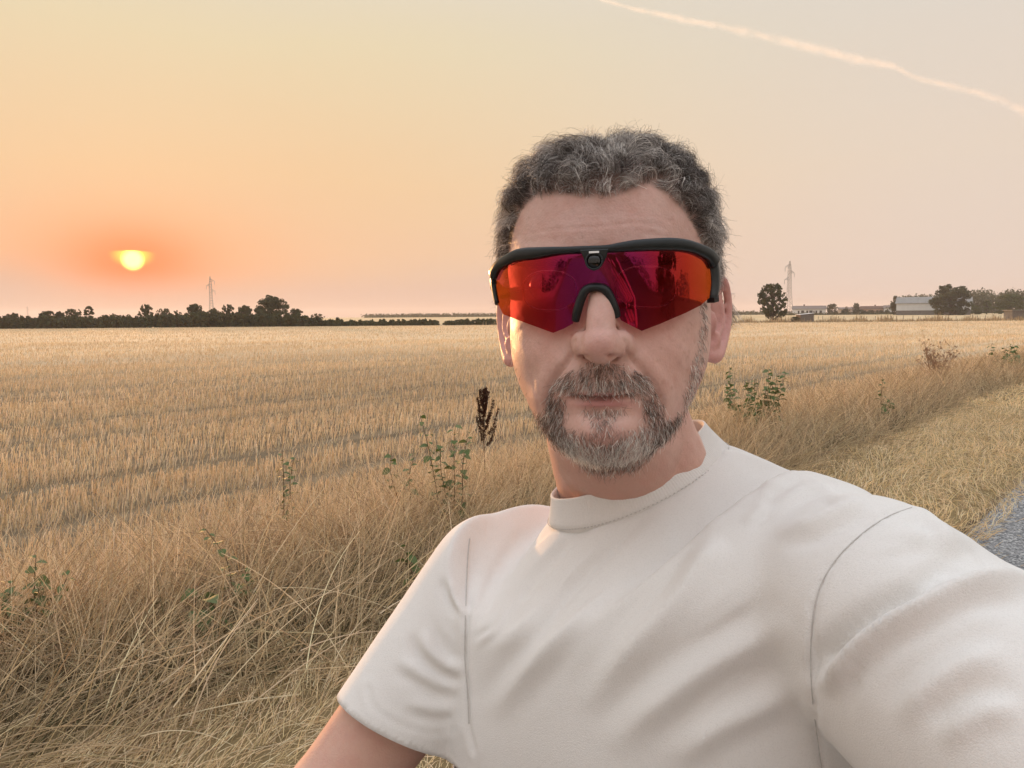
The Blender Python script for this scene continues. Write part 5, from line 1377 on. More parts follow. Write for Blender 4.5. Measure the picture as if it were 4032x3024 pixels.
hair_mat = tint_mat('hair_strand', rough=0.42, spec=0.42, transl=0.18)
def grow_hair():
    NS, NCL, K = 46000, 700, 14
    root, nn = sample(sw, NS)
    cl_i = rng.choice(NS, NCL, replace=False)
    cp, cn = root[cl_i], nn[cl_i]
    cl = np.empty(NS, int)
    for k in range(0, NS, 3000):
        dmat = ((root[k:k + 3000, None] + rng.normal(0, 0.0016, (len(root[k:k + 3000]), 1, 3)) - cp[None]) ** 2).sum(2)
        cl[k:k + 3000] = dmat.argmin(1)
    Lr = Hi(root); Lc = Hi(cp)
    top = np.clip((Lr[:, 2] - 0.035) / 0.05, 0, 1)
    topc = np.clip((Lc[:, 2] - 0.035) / 0.05, 0, 1)
    # every lock curls over in its own direction, the front ones forward, the side ones down
    rd = unit(rng.normal(0, 1, (NCL, 3)))
    bend = unit(rd * 0.75 + (-hz[None] * 0.8 + hy[None] * 0.35) * (1 - topc)[:, None] + (-hy[None] * 0.65 + hx[None] * 0.25 * np.sign(Lc[:, :1])) * topc[:, None])
    bend = unit(bend - cn * (bend * cn).sum(1)[:, None])
    bit = np.cross(cn, bend) * rng.choice([-1, 1], NCL)[:, None]
    rc = rng.uniform(0.0042, 0.0078, NCL) * (0.80 + 0.45 * topc)
    lenc = (0.015 + 0.021 * topc) * rng.uniform(0.75, 1.2, NCL)
    uu, vv, _ = proj(root)
    edge = np.where(Lr[:, 1] < 0.012, np.clip((hairline(uu) - vv) / 70, 0.30, 1), 1.0)
    length = lenc[cl] * rng.uniform(0.72, 1.12, NS) * edge
    r_ = rc[cl] * rng.uniform(0.82, 1.22, NS)
    tt = np.linspace(0, 1, K)
    off = root - cp[cl]
    off -= cn[cl] * (off * cn[cl]).sum(1)[:, None]
    n_ = unit(cn[cl] * 0.6 + nn * 0.6 + rng.normal(0, 0.10, (NS, 3)))
    b_ = unit(bend[cl] + rng.normal(0, 0.16, (NS, 3))); s_ = bit[cl]
    pts = np.zeros((NS, K, 3))
    ph = rng.normal(0.25, 0.22, NS)
    for k, t_ in enumerate(tt):
        a = length * t_ / r_ + 0.0
        y = r_ * (np.sin(a - ph) + np.sin(ph)); x = r_ * (np.cos(ph) - np.cos(a - ph))
        pts[:, k] = (root + n_ * (y * 0.75 + length * t_ * 0.20)[:, None] + b_ * (x * 0.9)[:, None]
                     + s_ * (length * t_ * 0.22)[:, None] - off * (0.62 * t_ ** 0.8))
    fz = rng.random(NS) < 0.07                              # stray hairs that leave their lock
    pts[fz] += (nn[fz] * rng.uniform(0.001, 0.007, (fz.sum(), 1)) + rng.normal(0, 0.003, (fz.sum(), 3)))[:, None] * (tt ** 1.3)[None, :, None]
    jit = np.cumsum(rng.normal(0, 0.00022, (NS, K, 3)), 1); jit[:, 0] = 0
    pts += jit
    # grey: whitest over the forehead, darker at the crown's edge beside the temple
    pw = 0.38 + 0.36 * g2(uu, vv, 2380, 680, 150, 100) + 0.25 * (1 - top) - 0.25 * g2(uu, vv, 2680, 760, 80, 100) - 0.1 * g2(uu, vv, 2080, 800, 60, 80)
    white = rng.random(NS) < np.clip(pw + rng.normal(0, 0.30, NCL)[cl], 0.03, 0.95)
    c = np.where(white[:, None], np.array([0.60, 0.555, 0.515]), np.array([0.066, 0.050, 0.042])) * rng.uniform(0.65, 1.35, (NS, 1))
    mid = rng.random(NS) < 0.25
    c[mid] = np.array([0.235, 0.20, 0.18]) * rng.uniform(0.7, 1.3, (mid.sum(), 1))
    rr = np.linspace(1.0, 0.55, K)[None] * rng.uniform(0.000055, 0.000100, (NS, 1))
    th_ = white & (rng.random(NS) < 0.16); rr[th_] *= 2.1; c[th_] *= 1.25  # some white strands thickened and lightened: curl highlights put into the colour
    return pts, rr, np.clip(c, 0, 1)
def g2(uu, vv, cu, cv, su, sv): return np.exp(-((uu - cu) / su) ** 2 - ((vv - cv) / sv) ** 2)
to_person(hair('hair', *grow_hair(), hair_mat))

def grow_beard():
    NS, K = 7800, 6
    root, nn = sample(np.clip(bw * 1.0, 0, 1) + 0.0, NS)
    uu, vv, _ = proj(root)
    flow = np.zeros((NS, 3)) - hz
    outx = np.clip((uu - 2370) / 160, -1, 1)
    must = inpoly(uu, vv, P_MOUST)
    chin = vv > 1700
    flow = flow + hx[None] * (outx * np.where(must, 0.75, np.where(chin, -0.25, 0.15)))[:, None] - hy[None] * np.where(chin, 0.35, 0.1)[:, None]
    flow = unit(flow + rng.normal(0, 0.33, (NS, 3)))
    flow = unit(flow - nn * (flow * nn).sum(1)[:, None] * 0.8)
    ln = np.where(must, rng.uniform(0.0035, 0.0075, NS), rng.uniform(0.0025, 0.0070, NS))
    burn = inpoly(uu, vv, P_BURNR) | inpoly(uu, vv, P_BURNL)
    ln = np.where(burn, ln * 0.6, ln); ln = np.where(chin, ln * 0.95, ln)
    ln = np.where(must & (vv > 1525), ln * 0.45, ln); up_edge = must & (vv < 1470); ln = np.where(up_edge, ln * 0.75, ln)
    pts = np.zeros((NS, K, 3)); tt = np.linspace(0, 1, K)
    cv = rng.normal(0, 1, (NS, 3))
    for k, t_ in enumerate(tt):
        pts[:, k] = root + flow * (ln * t_)[:, None] + nn * (ln * (0.55 * t_ - 0.22 * t_ * t_))[:, None] + cv * (ln * 0.16 * np.sin(t_ * 2.6))[:, None]
    pw = 0.20 + 0.72 * np.clip(g2(uu, vv, 2270, 1775, 60, 55) + g2(uu, vv, 2500, 1750, 70, 70) + 0.8 * g2(uu, vv, 2390, 1810, 110, 40), 0, 1) + 0.22 * must * (vv > 1490) + 0.3 * burn * (uu > 2500) + 0.15 * inpoly(uu, vv, P_SOUL)
    white = rng.random(NS) < pw
    c = np.where(white[:, None], np.array([0.74, 0.69, 0.63]), np.array([0.060, 0.042, 0.034])) * rng.uniform(0.7, 1.25, (NS, 1))
    br = (~white) & (rng.random(NS) < 0.3); c[br] = np.array([0.17, 0.115, 0.085]) * rng.uniform(0.7, 1.3, (br.sum(), 1))
    rr = np.linspace(1.0, 0.45, K)[None] * np.where(white, 0.000085, 0.000070)[:, None] * rng.uniform(0.8, 1.2, (NS, 1))
    th_ = white & (rng.random(NS) < 0.25); rr[th_] *= 1.9; c[th_] *= 1.15
    return pts, rr, np.clip(c, 0, 1)
def g2(uu, vv, cu, cv, su, sv): return np.exp(-((uu - cu) / su) ** 2 - ((vv - cv) / sv) ** 2)
to_person(hair('beard', *grow_beard(), hair_mat))

# eyebrows and eyes, dim behind the lenses
def grow_brow():
    wv = face * np.clip(g(2150, 1040, 80, 13) + g(2545, 1030, 85, 13), 0, 1); wv[wv < 0.15] = 0
    NS, K = 420, 5
    root, nn = sample(wv, NS); uu, vv, _ = proj(root)
    fl = unit(hx[None] * np.sign(uu - 2350)[:, None] + rng.normal(0, 0.3, (NS, 3)) + hz[None] * 0.25)
    tt = np.linspace(0, 1, K); ln = rng.uniform(0.005, 0.008, NS)
    pts = root[:, None] + fl[:, None] * (ln[:, None] * tt[None])[:, :, None] + nn[:, None] * (ln[:, None] * (0.4 * tt - 0.3 * tt * tt)[None])[:, :, None]
    return pts, np.full((NS, K), 0.0001), np.tile(np.array([[0.08, 0.06, 0.05]]), (NS, 1))
to_person(hair('eyebrow', *grow_brow(), hair_mat))
eye_white = mat('eye_white', (0.62, 0.56, 0.52), 0.25, 0.5, noise=0.15, nscale=300)
eye_iris = mat('eye_iris', (0.06, 0.045, 0.035), 0.2, 0.5, noise=0.4, nscale=900)
for cu in (2142, 2568):
    p = P(cu, 1120, 0.513)
    e = to_person(MB().ball(p + hy * 0.010, 0.0118, 20, 14).build('eye', eye_white, None, True))
    ir = MB().ball(p + hy * 0.010 - (p - CAM) / np.linalg.norm(p - CAM) * 0.0082, (0.0056, 0.0042, 0.0056), 16, 10).build('iris', eye_iris, None, True)
    ir.parent = e
# ================================================================== sunglasses
glasses = empty('sunglasses', tuple(H((0, -0.10, 0))))
tag(glasses, 'black wraparound sport sunglasses with red mirrored shield lens and bridge camera on the man\'s face', 'sunglasses')
GI = Matrix.Translation(-Vector(tuple(H((0, -0.10, 0)))))
def to_glasses(o):
    o.parent = glasses; o.matrix_parent_inverse = GI; return o
def lens_y(x, z):
    """wrap of the shield: head coordinates x (right), z (up) -> y"""
    x, z = np.asarray(x, float), np.asarray(z, float)
    y = -0.1075 + 5.4 * x ** 2 + 260 * x ** 4 + 1.2 * (z - 0.012) ** 2 - 0.06 * (z - 0.012)
    lowf = np.clip((0.012 - z) / 0.03, 0, 1)
    crease = 0.0315
    y = y + 0.16 * np.clip(crease - np.abs(x), 0, None) * lowf - 0.05 * np.clip(crease - np.abs(x), 0, None)
    return y
CAMH = Hi(CAM)
def on_lens(u_, v_, dy=0.0):
    """where the ray through a photo pixel meets the shield (head coordinates)"""
    d_ = pdir(u_, v_) @ HM
    lo, hi = 0.36, 0.60
    f = lambda t_: (CAMH + d_ * t_)[1] - (lens_y((CAMH + d_ * t_)[0], (CAMH + d_ * t_)[2]) + dy)
    t_ = np.linspace(lo, hi, 400); pv = CAMH[None] + d_[None] * t_[:, None]
    q = pv[:, 1] - (lens_y(pv[:, 0], pv[:, 2]) + dy)
    k = np.argmax(q > 0) if (q > 0).any() else 200
    a, b = t_[max(k - 1, 0)], t_[k]
    for _ in range(30):
        m = (a + b) / 2
        if f(m) > 0: b = m
        else: a = m
    return CAMH + d_ * (a + b) / 2
top_px = [(1953, 1110), (1962, 1066), (1990, 1040), (2030, 1008), (2110, 1000), (2190, 996), (2283, 990), (2340, 988), (2400, 985), (2500, 975), (2600, 969), (2690, 972), (2740, 988), (2785, 1020), (2797, 1060), (2801, 1100)]
bot_px = [(1953, 1118), (1955, 1150), (1962, 1200), (1982, 1238), (2060, 1268), (2120, 1290), (2178, 1311), (2220, 1294), (2256, 1274), (2270, 1232), (2284, 1185), (2302, 1145), (2320, 1128), (2350, 1122), (2376, 1126), (2392, 1145), (2410, 1185), (2428, 1228), (2446, 1262), (2487, 1283), (2527, 1303), (2600, 1275), (2700, 1232), (2760, 1202), (2793, 1172), (2800, 1135), (2801, 1108)]
top_h = np.array([on_lens(*p) for p in top_px]); bot_h = np.array([on_lens(*p) for p in bot_px])
x0, x1 = max(top_h[0, 0], bot_h[0, 0]) + 1e-4, min(top_h[-1, 0], bot_h[-1, 0]) - 1e-4
xs = np.unique(np.concatenate([np.linspace(x0, x1, 121), bot_h[1:-1, 0].clip(x0, x1)]))
ht = np.interp(xs, top_h[:, 0], top_h[:, 2]); hb = np.interp(xs, bot_h[:, 0], bot_h[:, 2])
NZ = 26
V_, F_ = [], []
for i_, x in enumerate(xs):
    for k in range(NZ):
        z = hb[i_] + (ht[i_] - hb[i_]) * k / (NZ - 1)
        V_.append(H((x, float(lens_y(x, z)), z)))
for i_ in range(len(xs) - 1):
    for k in range(NZ - 1):
        F_.append((i_ * NZ + k, (i_ + 1) * NZ + k, (i_ + 1) * NZ + k + 1, i_ * NZ + k + 1))
lens_m = bpy.data.materials.new('mirror_lens'); lens_m.use_nodes = True
T = NT(lens_m.node_tree); T.n.remove(T.n['Principled BSDF'])
at = T.node('ShaderNodeAttribute', attribute_name='across')
sepx = T.node('ShaderNodeSeparateXYZ'); T.put(sepx.inputs[0], at.outputs[1])
ax = sepx.outputs[0]
coat = T.ramp(ax, [(0.0, (0.26, 0.026, 0.20)), (0.30, (0.35, 0.026, 0.15)), (0.55, (0.52, 0.028, 0.060)), (0.80, (0.66, 0.060, 0.026)), (1.0, (0.72, 0.13, 0.020))])
gl = T.node('ShaderNodeBsdfGlossy'); T.put(gl.inputs[0], coat); gl.inputs['Roughness'].default_value = 0.012
T.put(gl.inputs['Roughness'], T.math('ADD', 0.008, T.math('MULTIPLY', T.smooth(T.noise(T.node('ShaderNodeTexCoord').outputs['Object'], 90.0, 4.0), 0.5, 0.8), 0.05)))
tr = T.node('ShaderNodeBsdfTransparent'); tr.inputs[0].default_value = (0.50, 0.090, 0.11, 1)
mx = T.node('ShaderNodeMixShader'); mx.inputs[0].default_value = 0.50
T.put(mx.inputs[1], tr.outputs[0]); T.put(mx.inputs[2], gl.outputs[0]); T.put(T.n['Material Output'].inputs[0], mx.outputs[0])
lm = mesh('lens', V_, F_, True)
aa = lm.attributes.new('across', 'FLOAT_VECTOR', 'POINT')
aa.data.foreach_set('vector', np.array([[min(abs(float(Hi(p)[0])) / 0.070, 1), 0, 0] for p in V_], np.float32).ravel())
lens_o = to_glasses(link('lens', lm, lens_m))
frame_m = mat('charcoal_frame', (0.011, 0.014, 0.015), 0.38, 0.40, noise=0.2, nscale=400, bump=0.05, bscale=1500)
black_m = mat('black_plastic', (0.008, 0.008, 0.009), 0.28, 0.5, noise=0.3, nscale=200)
grey_m = mat('dark_grey_plastic', (0.035, 0.040, 0.042), 0.36, 0.5, noise=0.15, nscale=300)
# brow bar: a flattened section that thickens over each eye and wraps round to the hinges
ft = [(1940, 1082), (1962, 1046), (2000, 1022), (2040, 1004), (2110, 996), (2190, 988), (2283, 984), (2340, 982), (2400, 979), (2500, 967), (2600, 962), (2680, 964), (2735, 976), (2790, 1002), (2816, 1034)]
fh = np.array([on_lens(*p, -0.0022) for p in ft])
bar = smoothcurve(fh, 70)
tpar_ = np.linspace(0, 1, 70)
hh = np.interp(tpar_, [0, 0.06, 0.16, 0.26, 0.38, 0.46, 0.56, 0.64, 0.74, 0.86, 0.94, 1], [0.0048, 0.0036, 0.0038, 0.0042, 0.0024, 0.0024, 0.0024, 0.0036, 0.0042, 0.0038, 0.0044, 0.0052])
def flat_tube(pts_h, half_h, half_d, seg=12):
    """tube in head coordinates, half height along z, half depth along the local outward normal"""
    t_ = np.gradient(pts_h, axis=0); t_ /= np.linalg.norm(t_, axis=1)[:, None]
    up = np.array([0, 0, 1.0]); n_ = np.cross(t_, up); n_ /= np.linalg.norm(n_, axis=1)[:, None]; w_ = np.cross(n_, t_)
    an = np.linspace(0, 2 * math.pi, seg, endpoint=False)
    cx, cz = np.sign(np.cos(an)) * np.abs(np.cos(an)) ** 0.7, np.sign(np.sin(an)) * np.abs(np.sin(an)) ** 0.7
    half_h, half_d = np.broadcast_to(half_h, len(pts_h)), np.broadcast_to(half_d, len(pts_h))
    VV = (pts_h[:, None] + n_[:, None] * (cx[None, :, None] * half_d[:, None, None]) + w_[:, None] * (cz[None, :, None] * half_h[:, None, None])).reshape(-1, 3)
    n = len(pts_h)
    FF = [(i * seg + j, i * seg + (j + 1) % seg, (i + 1) * seg + (j + 1) % seg, (i + 1) * seg + j) for i in range(n - 1) for j in range(seg)]
    FF += [tuple(reversed(range(seg))), tuple((n - 1) * seg + j for j in range(seg))]
    return [tuple(p) for p in H(VV)], FF
Vv, Ff = flat_tube(bar, hh, 0.0030, 14)
to_glasses(link('brow_bar', mesh('brow_bar', Vv, Ff, True), frame_m))
# temple arms with their hinge blocks
for sx, hinge in ((-1, (1938, 1090)), (1, (2812, 1060))):
    h0 = bar[0] if sx < 0 else bar[-1]
    a0 = h0 + np.array([0, 0.002, -0.001])
    arm = smoothcurve([a0, a0 + np.array([sx * 0.0025, 0.012, -0.004]), np.array([sx * 0.0795, -0.030, -0.001]), np.array([sx * 0.0795, 0.000, 0.004]), np.array([sx * 0.0790, 0.018, 0.009]), np.array([sx * 0.0785, 0.030, -0.004]), np.array([sx * 0.0775, 0.038, -0.022])], 36)
    ah = np.interp(np.linspace(0, 1, 36), [0, 0.15, 0.4, 0.7, 1], [0.0062, 0.0062, 0.0044, 0.0030, 0.0026])
    Vv, Ff = flat_tube(arm, ah, 0.0020, 10)
    arm_o = to_glasses(link('temple_arm', mesh('temple_arm', Vv, Ff, True), frame_m))
    # drop-shaped hinge cover hanging from the corner of the brow bar
    if sx > 0: px = [(2806, 1032), (2812, 1080), (2812, 1130), (2806, 1174)]
    else: px = [(1942, 1080), (1944, 1120), (1950, 1160), (1958, 1196)]
    hc = np.array([on_lens(*p, 0.0010) for p in px]); hc = smoothcurve(hc, 12)
    n_out = np.linspace(0, 1, 12)
    wv_ = np.interp(n_out, [0, 0.2, 0.8, 1], [0.0036, 0.0040, 0.0036, 0.0032]) * (1.0 if sx > 0 else 0.55)
    tq = H(hc)
    V2, F2 = tube_vf(tq, wv_, 12, np.full(12, 0.0034))
    hg = link('hinge_cover', mesh('hinge_cover', V2, F2, True), grey_m if sx > 0 else frame_m)
    to_glasses(hg)
    if sx > 0:
        q = H(np.array([on_lens(2806, 1164, 0.002), on_lens(2808, 1190, 0.002)]))
        V2, F2 = tube_vf(np.linspace(q[0], q[1], 4), 0.0042, 4, np.full(4, 0.0036))
        to_glasses(link('hinge_clip', mesh('hinge_clip', V2, F2), black_m))
# bridge camera: wedge-shaped housing, lens ring, glass and a small white lamp window
def on_plate(u_, v_, dy): return on_lens(u_, v_, dy)
out_px = [(2283, 984), (2296, 1012), (2306, 1040), (2318, 1058), (2338, 1067), (2358, 1060), (2374, 1040), (2388, 1010), (2398, 980), (2340, 982)]
fr = np.array([on_plate(*p, -0.0060) for p in out_px]); bk = np.array([on_plate(*p, 0.0010) for p in out_px])
mid_f = fr.mean(0)
frs = mid_f + (fr - mid_f) * 0.92 + np.array([0, -0.0006, 0])
Vv = [tuple(p) for p in H(np.vstack([bk, fr, frs]))]; n = len(out_px); Ff = []
for a in (0, 1):
    for j in range(n):
        k = (j + 1) % n; Ff.append((a * n + j, a * n + k, (a + 1) * n + k, (a + 1) * n + j))
Ff.append(tuple(2 * n + j for j in range(n)))
hous = to_glasses(link('camera_housing', mesh('camera_housing', Vv, Ff), frame_m))
cc = on_plate(2339, 1028, -0.0072)
ringp = [H(cc + np.array([math.cos(a) * 0.0052, 0, math.sin(a) * 0.0052])) for a in np.linspace(0, 2 * math.pi, 33)]
ro = MB().tube(ringp, 0.0007, 8).build('lens_ring', frame_m, None, True); ro.parent = hous
co = MB().ball(H(cc + np.array([0, 0.0010, 0])), (0.0048, 0.0018, 0.0048), 24, 12, HM).build('camera_glass', mat('camera_glass', (0.003, 0.003, 0.004), 0.06, 0.6, noise=0.5, nscale=500), None, True); co.parent = hous
lw = on_plate(2339, 993, -0.0072)
lo_ = MB().box(H(lw), (0.0032, 0.0006, 0.0006), HM @ np.array([[1, 0, 0], [0, 1, 0], [0.035, 0, 1]]).T).build('lamp_window', mat('white_window', (0.85, 0.85, 0.84), 0.3, 0.5, noise=0.03, nscale=50)); lo_.parent = hous
# nose piece: an upside-down U of soft black rubber
npx = [(2266, 1262), (2274, 1222), (2290, 1172), (2306, 1143), (2332, 1131), (2360, 1131), (2384, 1142), (2402, 1170), (2420, 1215), (2430, 1246)]
nh = np.array([on_lens(*p, -0.0015 + 0.0015 * (k in (0, 9))) for k, p in enumerate(npx)])
V2, F2 = tube_vf(H(smoothcurve(nh, 50)), np.interp(np.linspace(0, 1, 50), [0, 0.1, 0.35, 0.5, 0.65, 0.9, 1], [0.0026, 0.0031, 0.0030, 0.0027, 0.0030, 0.0031, 0.0026]), 12, np.full(50, 0.0036))
to_glasses(link('nose_piece', mesh('nose_piece', V2, F2, True), frame_m))
# oval prescription insert seen through the shield
clear_m = mat('clear_rim', (0.95, 0.93, 0.93), 0.22, 0.6, 1.0, noise=0.05, nscale=100)
for cu, cv, a, b_ in ((2165, 1145, 104, 77), (2544, 1130, 120, 80)):
    loop = []
    for k in range(65):
        th_ = 2 * math.pi * k / 64
        su, sv_ = math.cos(th_), math.sin(th_)
        loop.append(H(on_lens(cu + a * np.sign(su) * abs(su) ** 0.8, cv + b_ * np.sign(sv_) * abs(sv_) ** 0.8, 0.0022)))
    to_glasses(MB().tube(loop, 0.00070, 6).build('insert_rim', clear_m, None, True))
# ================================================================== t-shirt, trousers, shoes, phone
sb = MB()
def cap(a, b, r0, r1, n=10, seg=28, bulge=0.0):
    a, b = np.asarray(a, float), np.asarray(b, float)
    t = np.linspace(0, 1, n); pts = a + (b - a) * t[:, None]
    sb.tube(pts, r0 + (r1 - r0) * t + bulge * np.sin(math.pi * t), seg)
    sb.ball(a, r0 * 0.999, seg, 14); sb.ball(b, r1 * 0.999, seg, 14)
# collar ring, tilted with the neck
CC = np.array([0.1000, 0.6270, 1.4275])
e1 = np.array([0.0550, -0.0163, 0.0228]); e2 = np.array([-0.0385, -0.0500, -0.0190])
cn_ = np.cross(e1, e2); cn_ /= np.linalg.norm(cn_); cn_ = cn_ * np.sign(cn_[2])
# torso: rings that widen from the collar over the shoulders and hang down from there
drop = [0.0, 0.010, 0.026, 0.046, 0.068, 0.092, 0.125, 0.19, 0.30, 0.42, 0.54]
ta = [0.0, 0.088, 0.120, 0.150, 0.172, 0.184, 0.190, 0.192, 0.190, 0.188, 0.190]
tb_ = [0.0, 0.080, 0.092, 0.102, 0.110, 0.116, 0.122, 0.128, 0.130, 0.126, 0.122]
lift = [0.0, 0.036, 0.038, 0.046, 0.056, 0.055, 0.046, 0.018, 0.0, 0.0, 0.0]      # shoulders ride higher than chest and back
SC = np.array([0.104, 0.592, 0.0])
SEG = 64; VV = []
ringpts = []
for k in range(len(drop)):
    f_ = np.clip(k / 4.0, 0, 1); f_ = f_ * f_ * (3 - 2 * f_)
    tilt = 0.205 * (1 - np.clip((drop[k] - 0.09) / 0.25, 0, 1) ** 1.0)
    row = []
    for j in range(SEG):
        a = 2 * math.pi * j / SEG; ca, sa = math.cos(a), math.sin(a)
        top_p = CC - cn_ * 0.0235 + (e1 * ca + e2 * sa) * 1.16
        ex = 2 / 2.35
        la, lb = ta[k] * np.sign(ca) * abs(ca) ** ex, tb_[k] * np.sign(sa) * abs(sa) ** ex
        back = 1.0 if sa > 0 else 1.05
        low_p = np.array([SC[0], SC[1], 0]) + aL * la + bF * lb * back + np.array([0.0, 0.03 * (1 - f_), CC[2] - 0.026 - drop[k] + lift[k] * abs(ca) ** 1.5 + la * tilt - 0.10 * max(lb, 0) * (drop[k] < 0.15)])
        row.append(top_p * (1 - f_) + low_p * f_ if k else top_p)
    ringpts.append(np.array(row))
# smooth the profile curves
RP = np.array(ringpts); nr = 40
RP = np.stack([smoothcurve(RP[:, j], nr) for j in range(SEG)], 1)
VV = list(RP.reshape(-1, 3)); n = nr
FF = [(i * SEG + j, (i + 1) * SEG + j, (i + 1) * SEG + (j + 1) % SEG, i * SEG + (j + 1) % SEG) for i in range(n - 1) for j in range(SEG)]
FF += [tuple(range(SEG)), tuple((n - 1) * SEG + j for j in reversed(range(SEG)))]
sb.add(VV, FF)
HEM_R = P(1575, 2855, 0.635)
HEM_L = SH_L + (EL_L - SH_L) * 0.92
cap(SH_R, HEM_R + (EL_R - SH_R) * 0.30, 0.060, 0.056, 14)
cap(SH_L, HEM_L + (EL_L - SH_L) * 0.12, 0.074, 0.080, 14)
shirt = remeshed(sb, 0.0029, 3, 't_shirt')
V = get_v(shirt); E_ = edge_array(shirt)
V = relax(V, E_, np.full(len(V), 0.5), 30)
def ring_xy(p):
    q = p - CC; B = np.stack([e1, e2, cn_], 1)
    return q @ np.linalg.inv(B).T
def under_collar(V):
    q = ring_xy(V); r0 = np.hypot(q[:, 0], q[:, 1])
    lim = -0.0215 - 0.040 * np.clip(r0 - 1.17, 0, None)
    over = np.clip(q[:, 2] - lim, 0, None) * (r0 < 2.5) * np.clip((2.5 - r0) / 0.7, 0, 1) * (q[:, 2] < 0.2)
    return V - cn_ * over[:, None]
V = relax(under_collar(V), E_, np.full(len(V), 0.5), 4)
# ---- folds, laid along lines that run over the cloth
set_v(shirt, V); N = get_n(shirt)
u, v, dd = proj(V)
view = V - CAM; view /= np.linalg.norm(view, axis=1)[:, None]
face = np.clip(-(N * view).sum(1) * 4, 0, 1)
D = np.zeros(len(V))
def fold(pts, h, wd, valley=0.6, a=0.25, asym=0.0):
    """ridge of height h (mm) and half width wd (px) with a valley on its lower side"""
    global D
    d, t, s = dist_curve(pts, 40)
    e = ends(t, a) * 1.55
    ww = np.where(s > 0, wd * (1 + asym), wd * (1 - asym))
    D += h * mm * np.exp(-np.abs(d / ww) ** 1.45) * e
    D -= valley * h * mm * np.exp(-((d - 1.7 * wd) / (0.9 * wd)) ** 2) * e * (s > 0)
    D -= 0.35 * valley * h * mm * np.exp(-((d - 1.7 * wd) / (0.9 * wd)) ** 2) * e * (s < 0)
fold([(2640, 2040), (2500, 2180), (2292, 2400), (2100, 2620), (1930, 2830)], 5.0, 46, 0.7)
fold([(2400, 2090), (2270, 2190), (2110, 2380), (1960, 2560)], 3.6, 34, 0.7)
fold([(2230, 2090), (2110, 2180), (1990, 2330), (1880, 2500)], 2.6, 24, 0.8)
fold([(2130, 1990), (1985, 2050), (1900, 2160), (1866, 2280), (1850, 2420)], 3.2, 24, 0.8)
fold([(2080, 2280), (1990, 2380), (1940, 2480), (1860, 2540)], 1.9, 15, 0.9)
fold([(2860, 2130), (2783, 2200), (2660, 2370), (2480, 2560), (2300, 2800)], 4.2, 52, 0.6)
fold([(3120, 2440), (2960, 2530), (2780, 2630), (2580, 2780), (2400, 2960)], 4.2, 60, 0.6)
fold([(3160, 2700), (2980, 2790), (2800, 2880), (2650, 3010)], 3.2, 55, 0.6)
fold([(3040, 1985), (3150, 1930), (3240, 1925), (3330, 1960)], 2.0, 26, 0.6)
fold([(2980, 1945), (3060, 1890), (3160, 1850)], 1.6, 24, 0.7)
fold([(3060, 2110), (3200, 2060), (3330, 2000), (3420, 1965)], 3.2, 32, 0.7)
fold([(2930, 2060), (3020, 1980)], 1.5, 22, 0.6)
# sleeve towards the viewer: one deep fold with a rounded lip, smaller ones above it
fold([(4100, 2300), (3900, 2290), (3770, 2322), (3620, 2400), (3470, 2480), (3340, 2590), (3235, 2730)], 8.0, 46, 1.0, 0.12, -0.15)
fold([(4080, 2265), (3920, 2215), (3790, 2225), (3690, 2285), (3600, 2330)], 4.5, 34, 0.9)
fold([(3500, 2130), (3640, 2110), (3770, 2140), (3900, 2200)], 2.6, 34, 0.7)
fold([(3580, 1998), (3640, 2020), (3700, 2085), (3760, 2130)], 3.0, 26, 0.7)
fold([(3980, 2560), (3800, 2620), (3650, 2720), (3540, 2850)], 3.2, 55, 0.7)
fold([(4030, 2780), (3850, 2820), (3700, 2930)], 2.8, 50, 0.7)
# far sleeve
fold([(1660, 2480), (1690, 2560), (1760, 2620), (1835, 2640)], 4.0, 24, 0.9)
fold([(1775, 2270), (1790, 2340), (1830, 2420)], 3.4, 20, 1.0)
fold([(1560, 2590), (1640, 2640), (1740, 2690), (1830, 2700)], 2.4, 26, 0.7)
fold([(1600, 2760), (1700, 2790), (1800, 2790)], 2.0, 24, 0.7)
for pts, h, wd in (([(1900, 2110), (1935, 2200), (1950, 2300)], 1.5, 10), ([(1925, 2260), (1900, 2350), (1850, 2450)], 1.6, 10), ([(2020, 2300), (1960, 2420), (1870, 2560)], 1.4, 9), ([(2150, 2330), (2060, 2440), (1990, 2500)], 1.3, 10),
                   ([(2400, 2300), (2280, 2440), (2180, 2570)], 1.6, 14), ([(2620, 2260), (2500, 2400), (2380, 2540)], 1.5, 14), ([(2980, 2320), (2860, 2420), (2700, 2520)], 1.4, 15), ([(3000, 2650), (2860, 2720), (2700, 2830)], 1.5, 15),
                   ([(3380, 2560), (3330, 2680), (3300, 2800)], 2.2, 14), ([(3460, 2560), (3400, 2680), (3370, 2820)], 2.0, 16), ([(3640, 2180), (3760, 2190), (3860, 2240)], 1.6, 13), ([(3420, 2190), (3500, 2160), (3600, 2160)], 1.4, 12),
                   ([(1720, 2400), (1740, 2470), (1800, 2540)], 1.8, 12), ([(2900, 1900), (3020, 1900), (3120, 1920)], 1.2, 12), ([(2760, 2010), (2900, 1960), (3000, 1880)], 1.4, 16)):
    fold(pts, h * 0.55, wd * 1.15, 0.8, 0.3)
wav = np.sin(V[:, 0] * 42 + V[:, 2] * 55 + 1.5 * np.sin(V[:, 1] * 30)) + 0.6 * np.sin(V[:, 0] * 80 - V[:, 2] * 95 + V[:, 1] * 60)
D += 0.35 * mm * wav
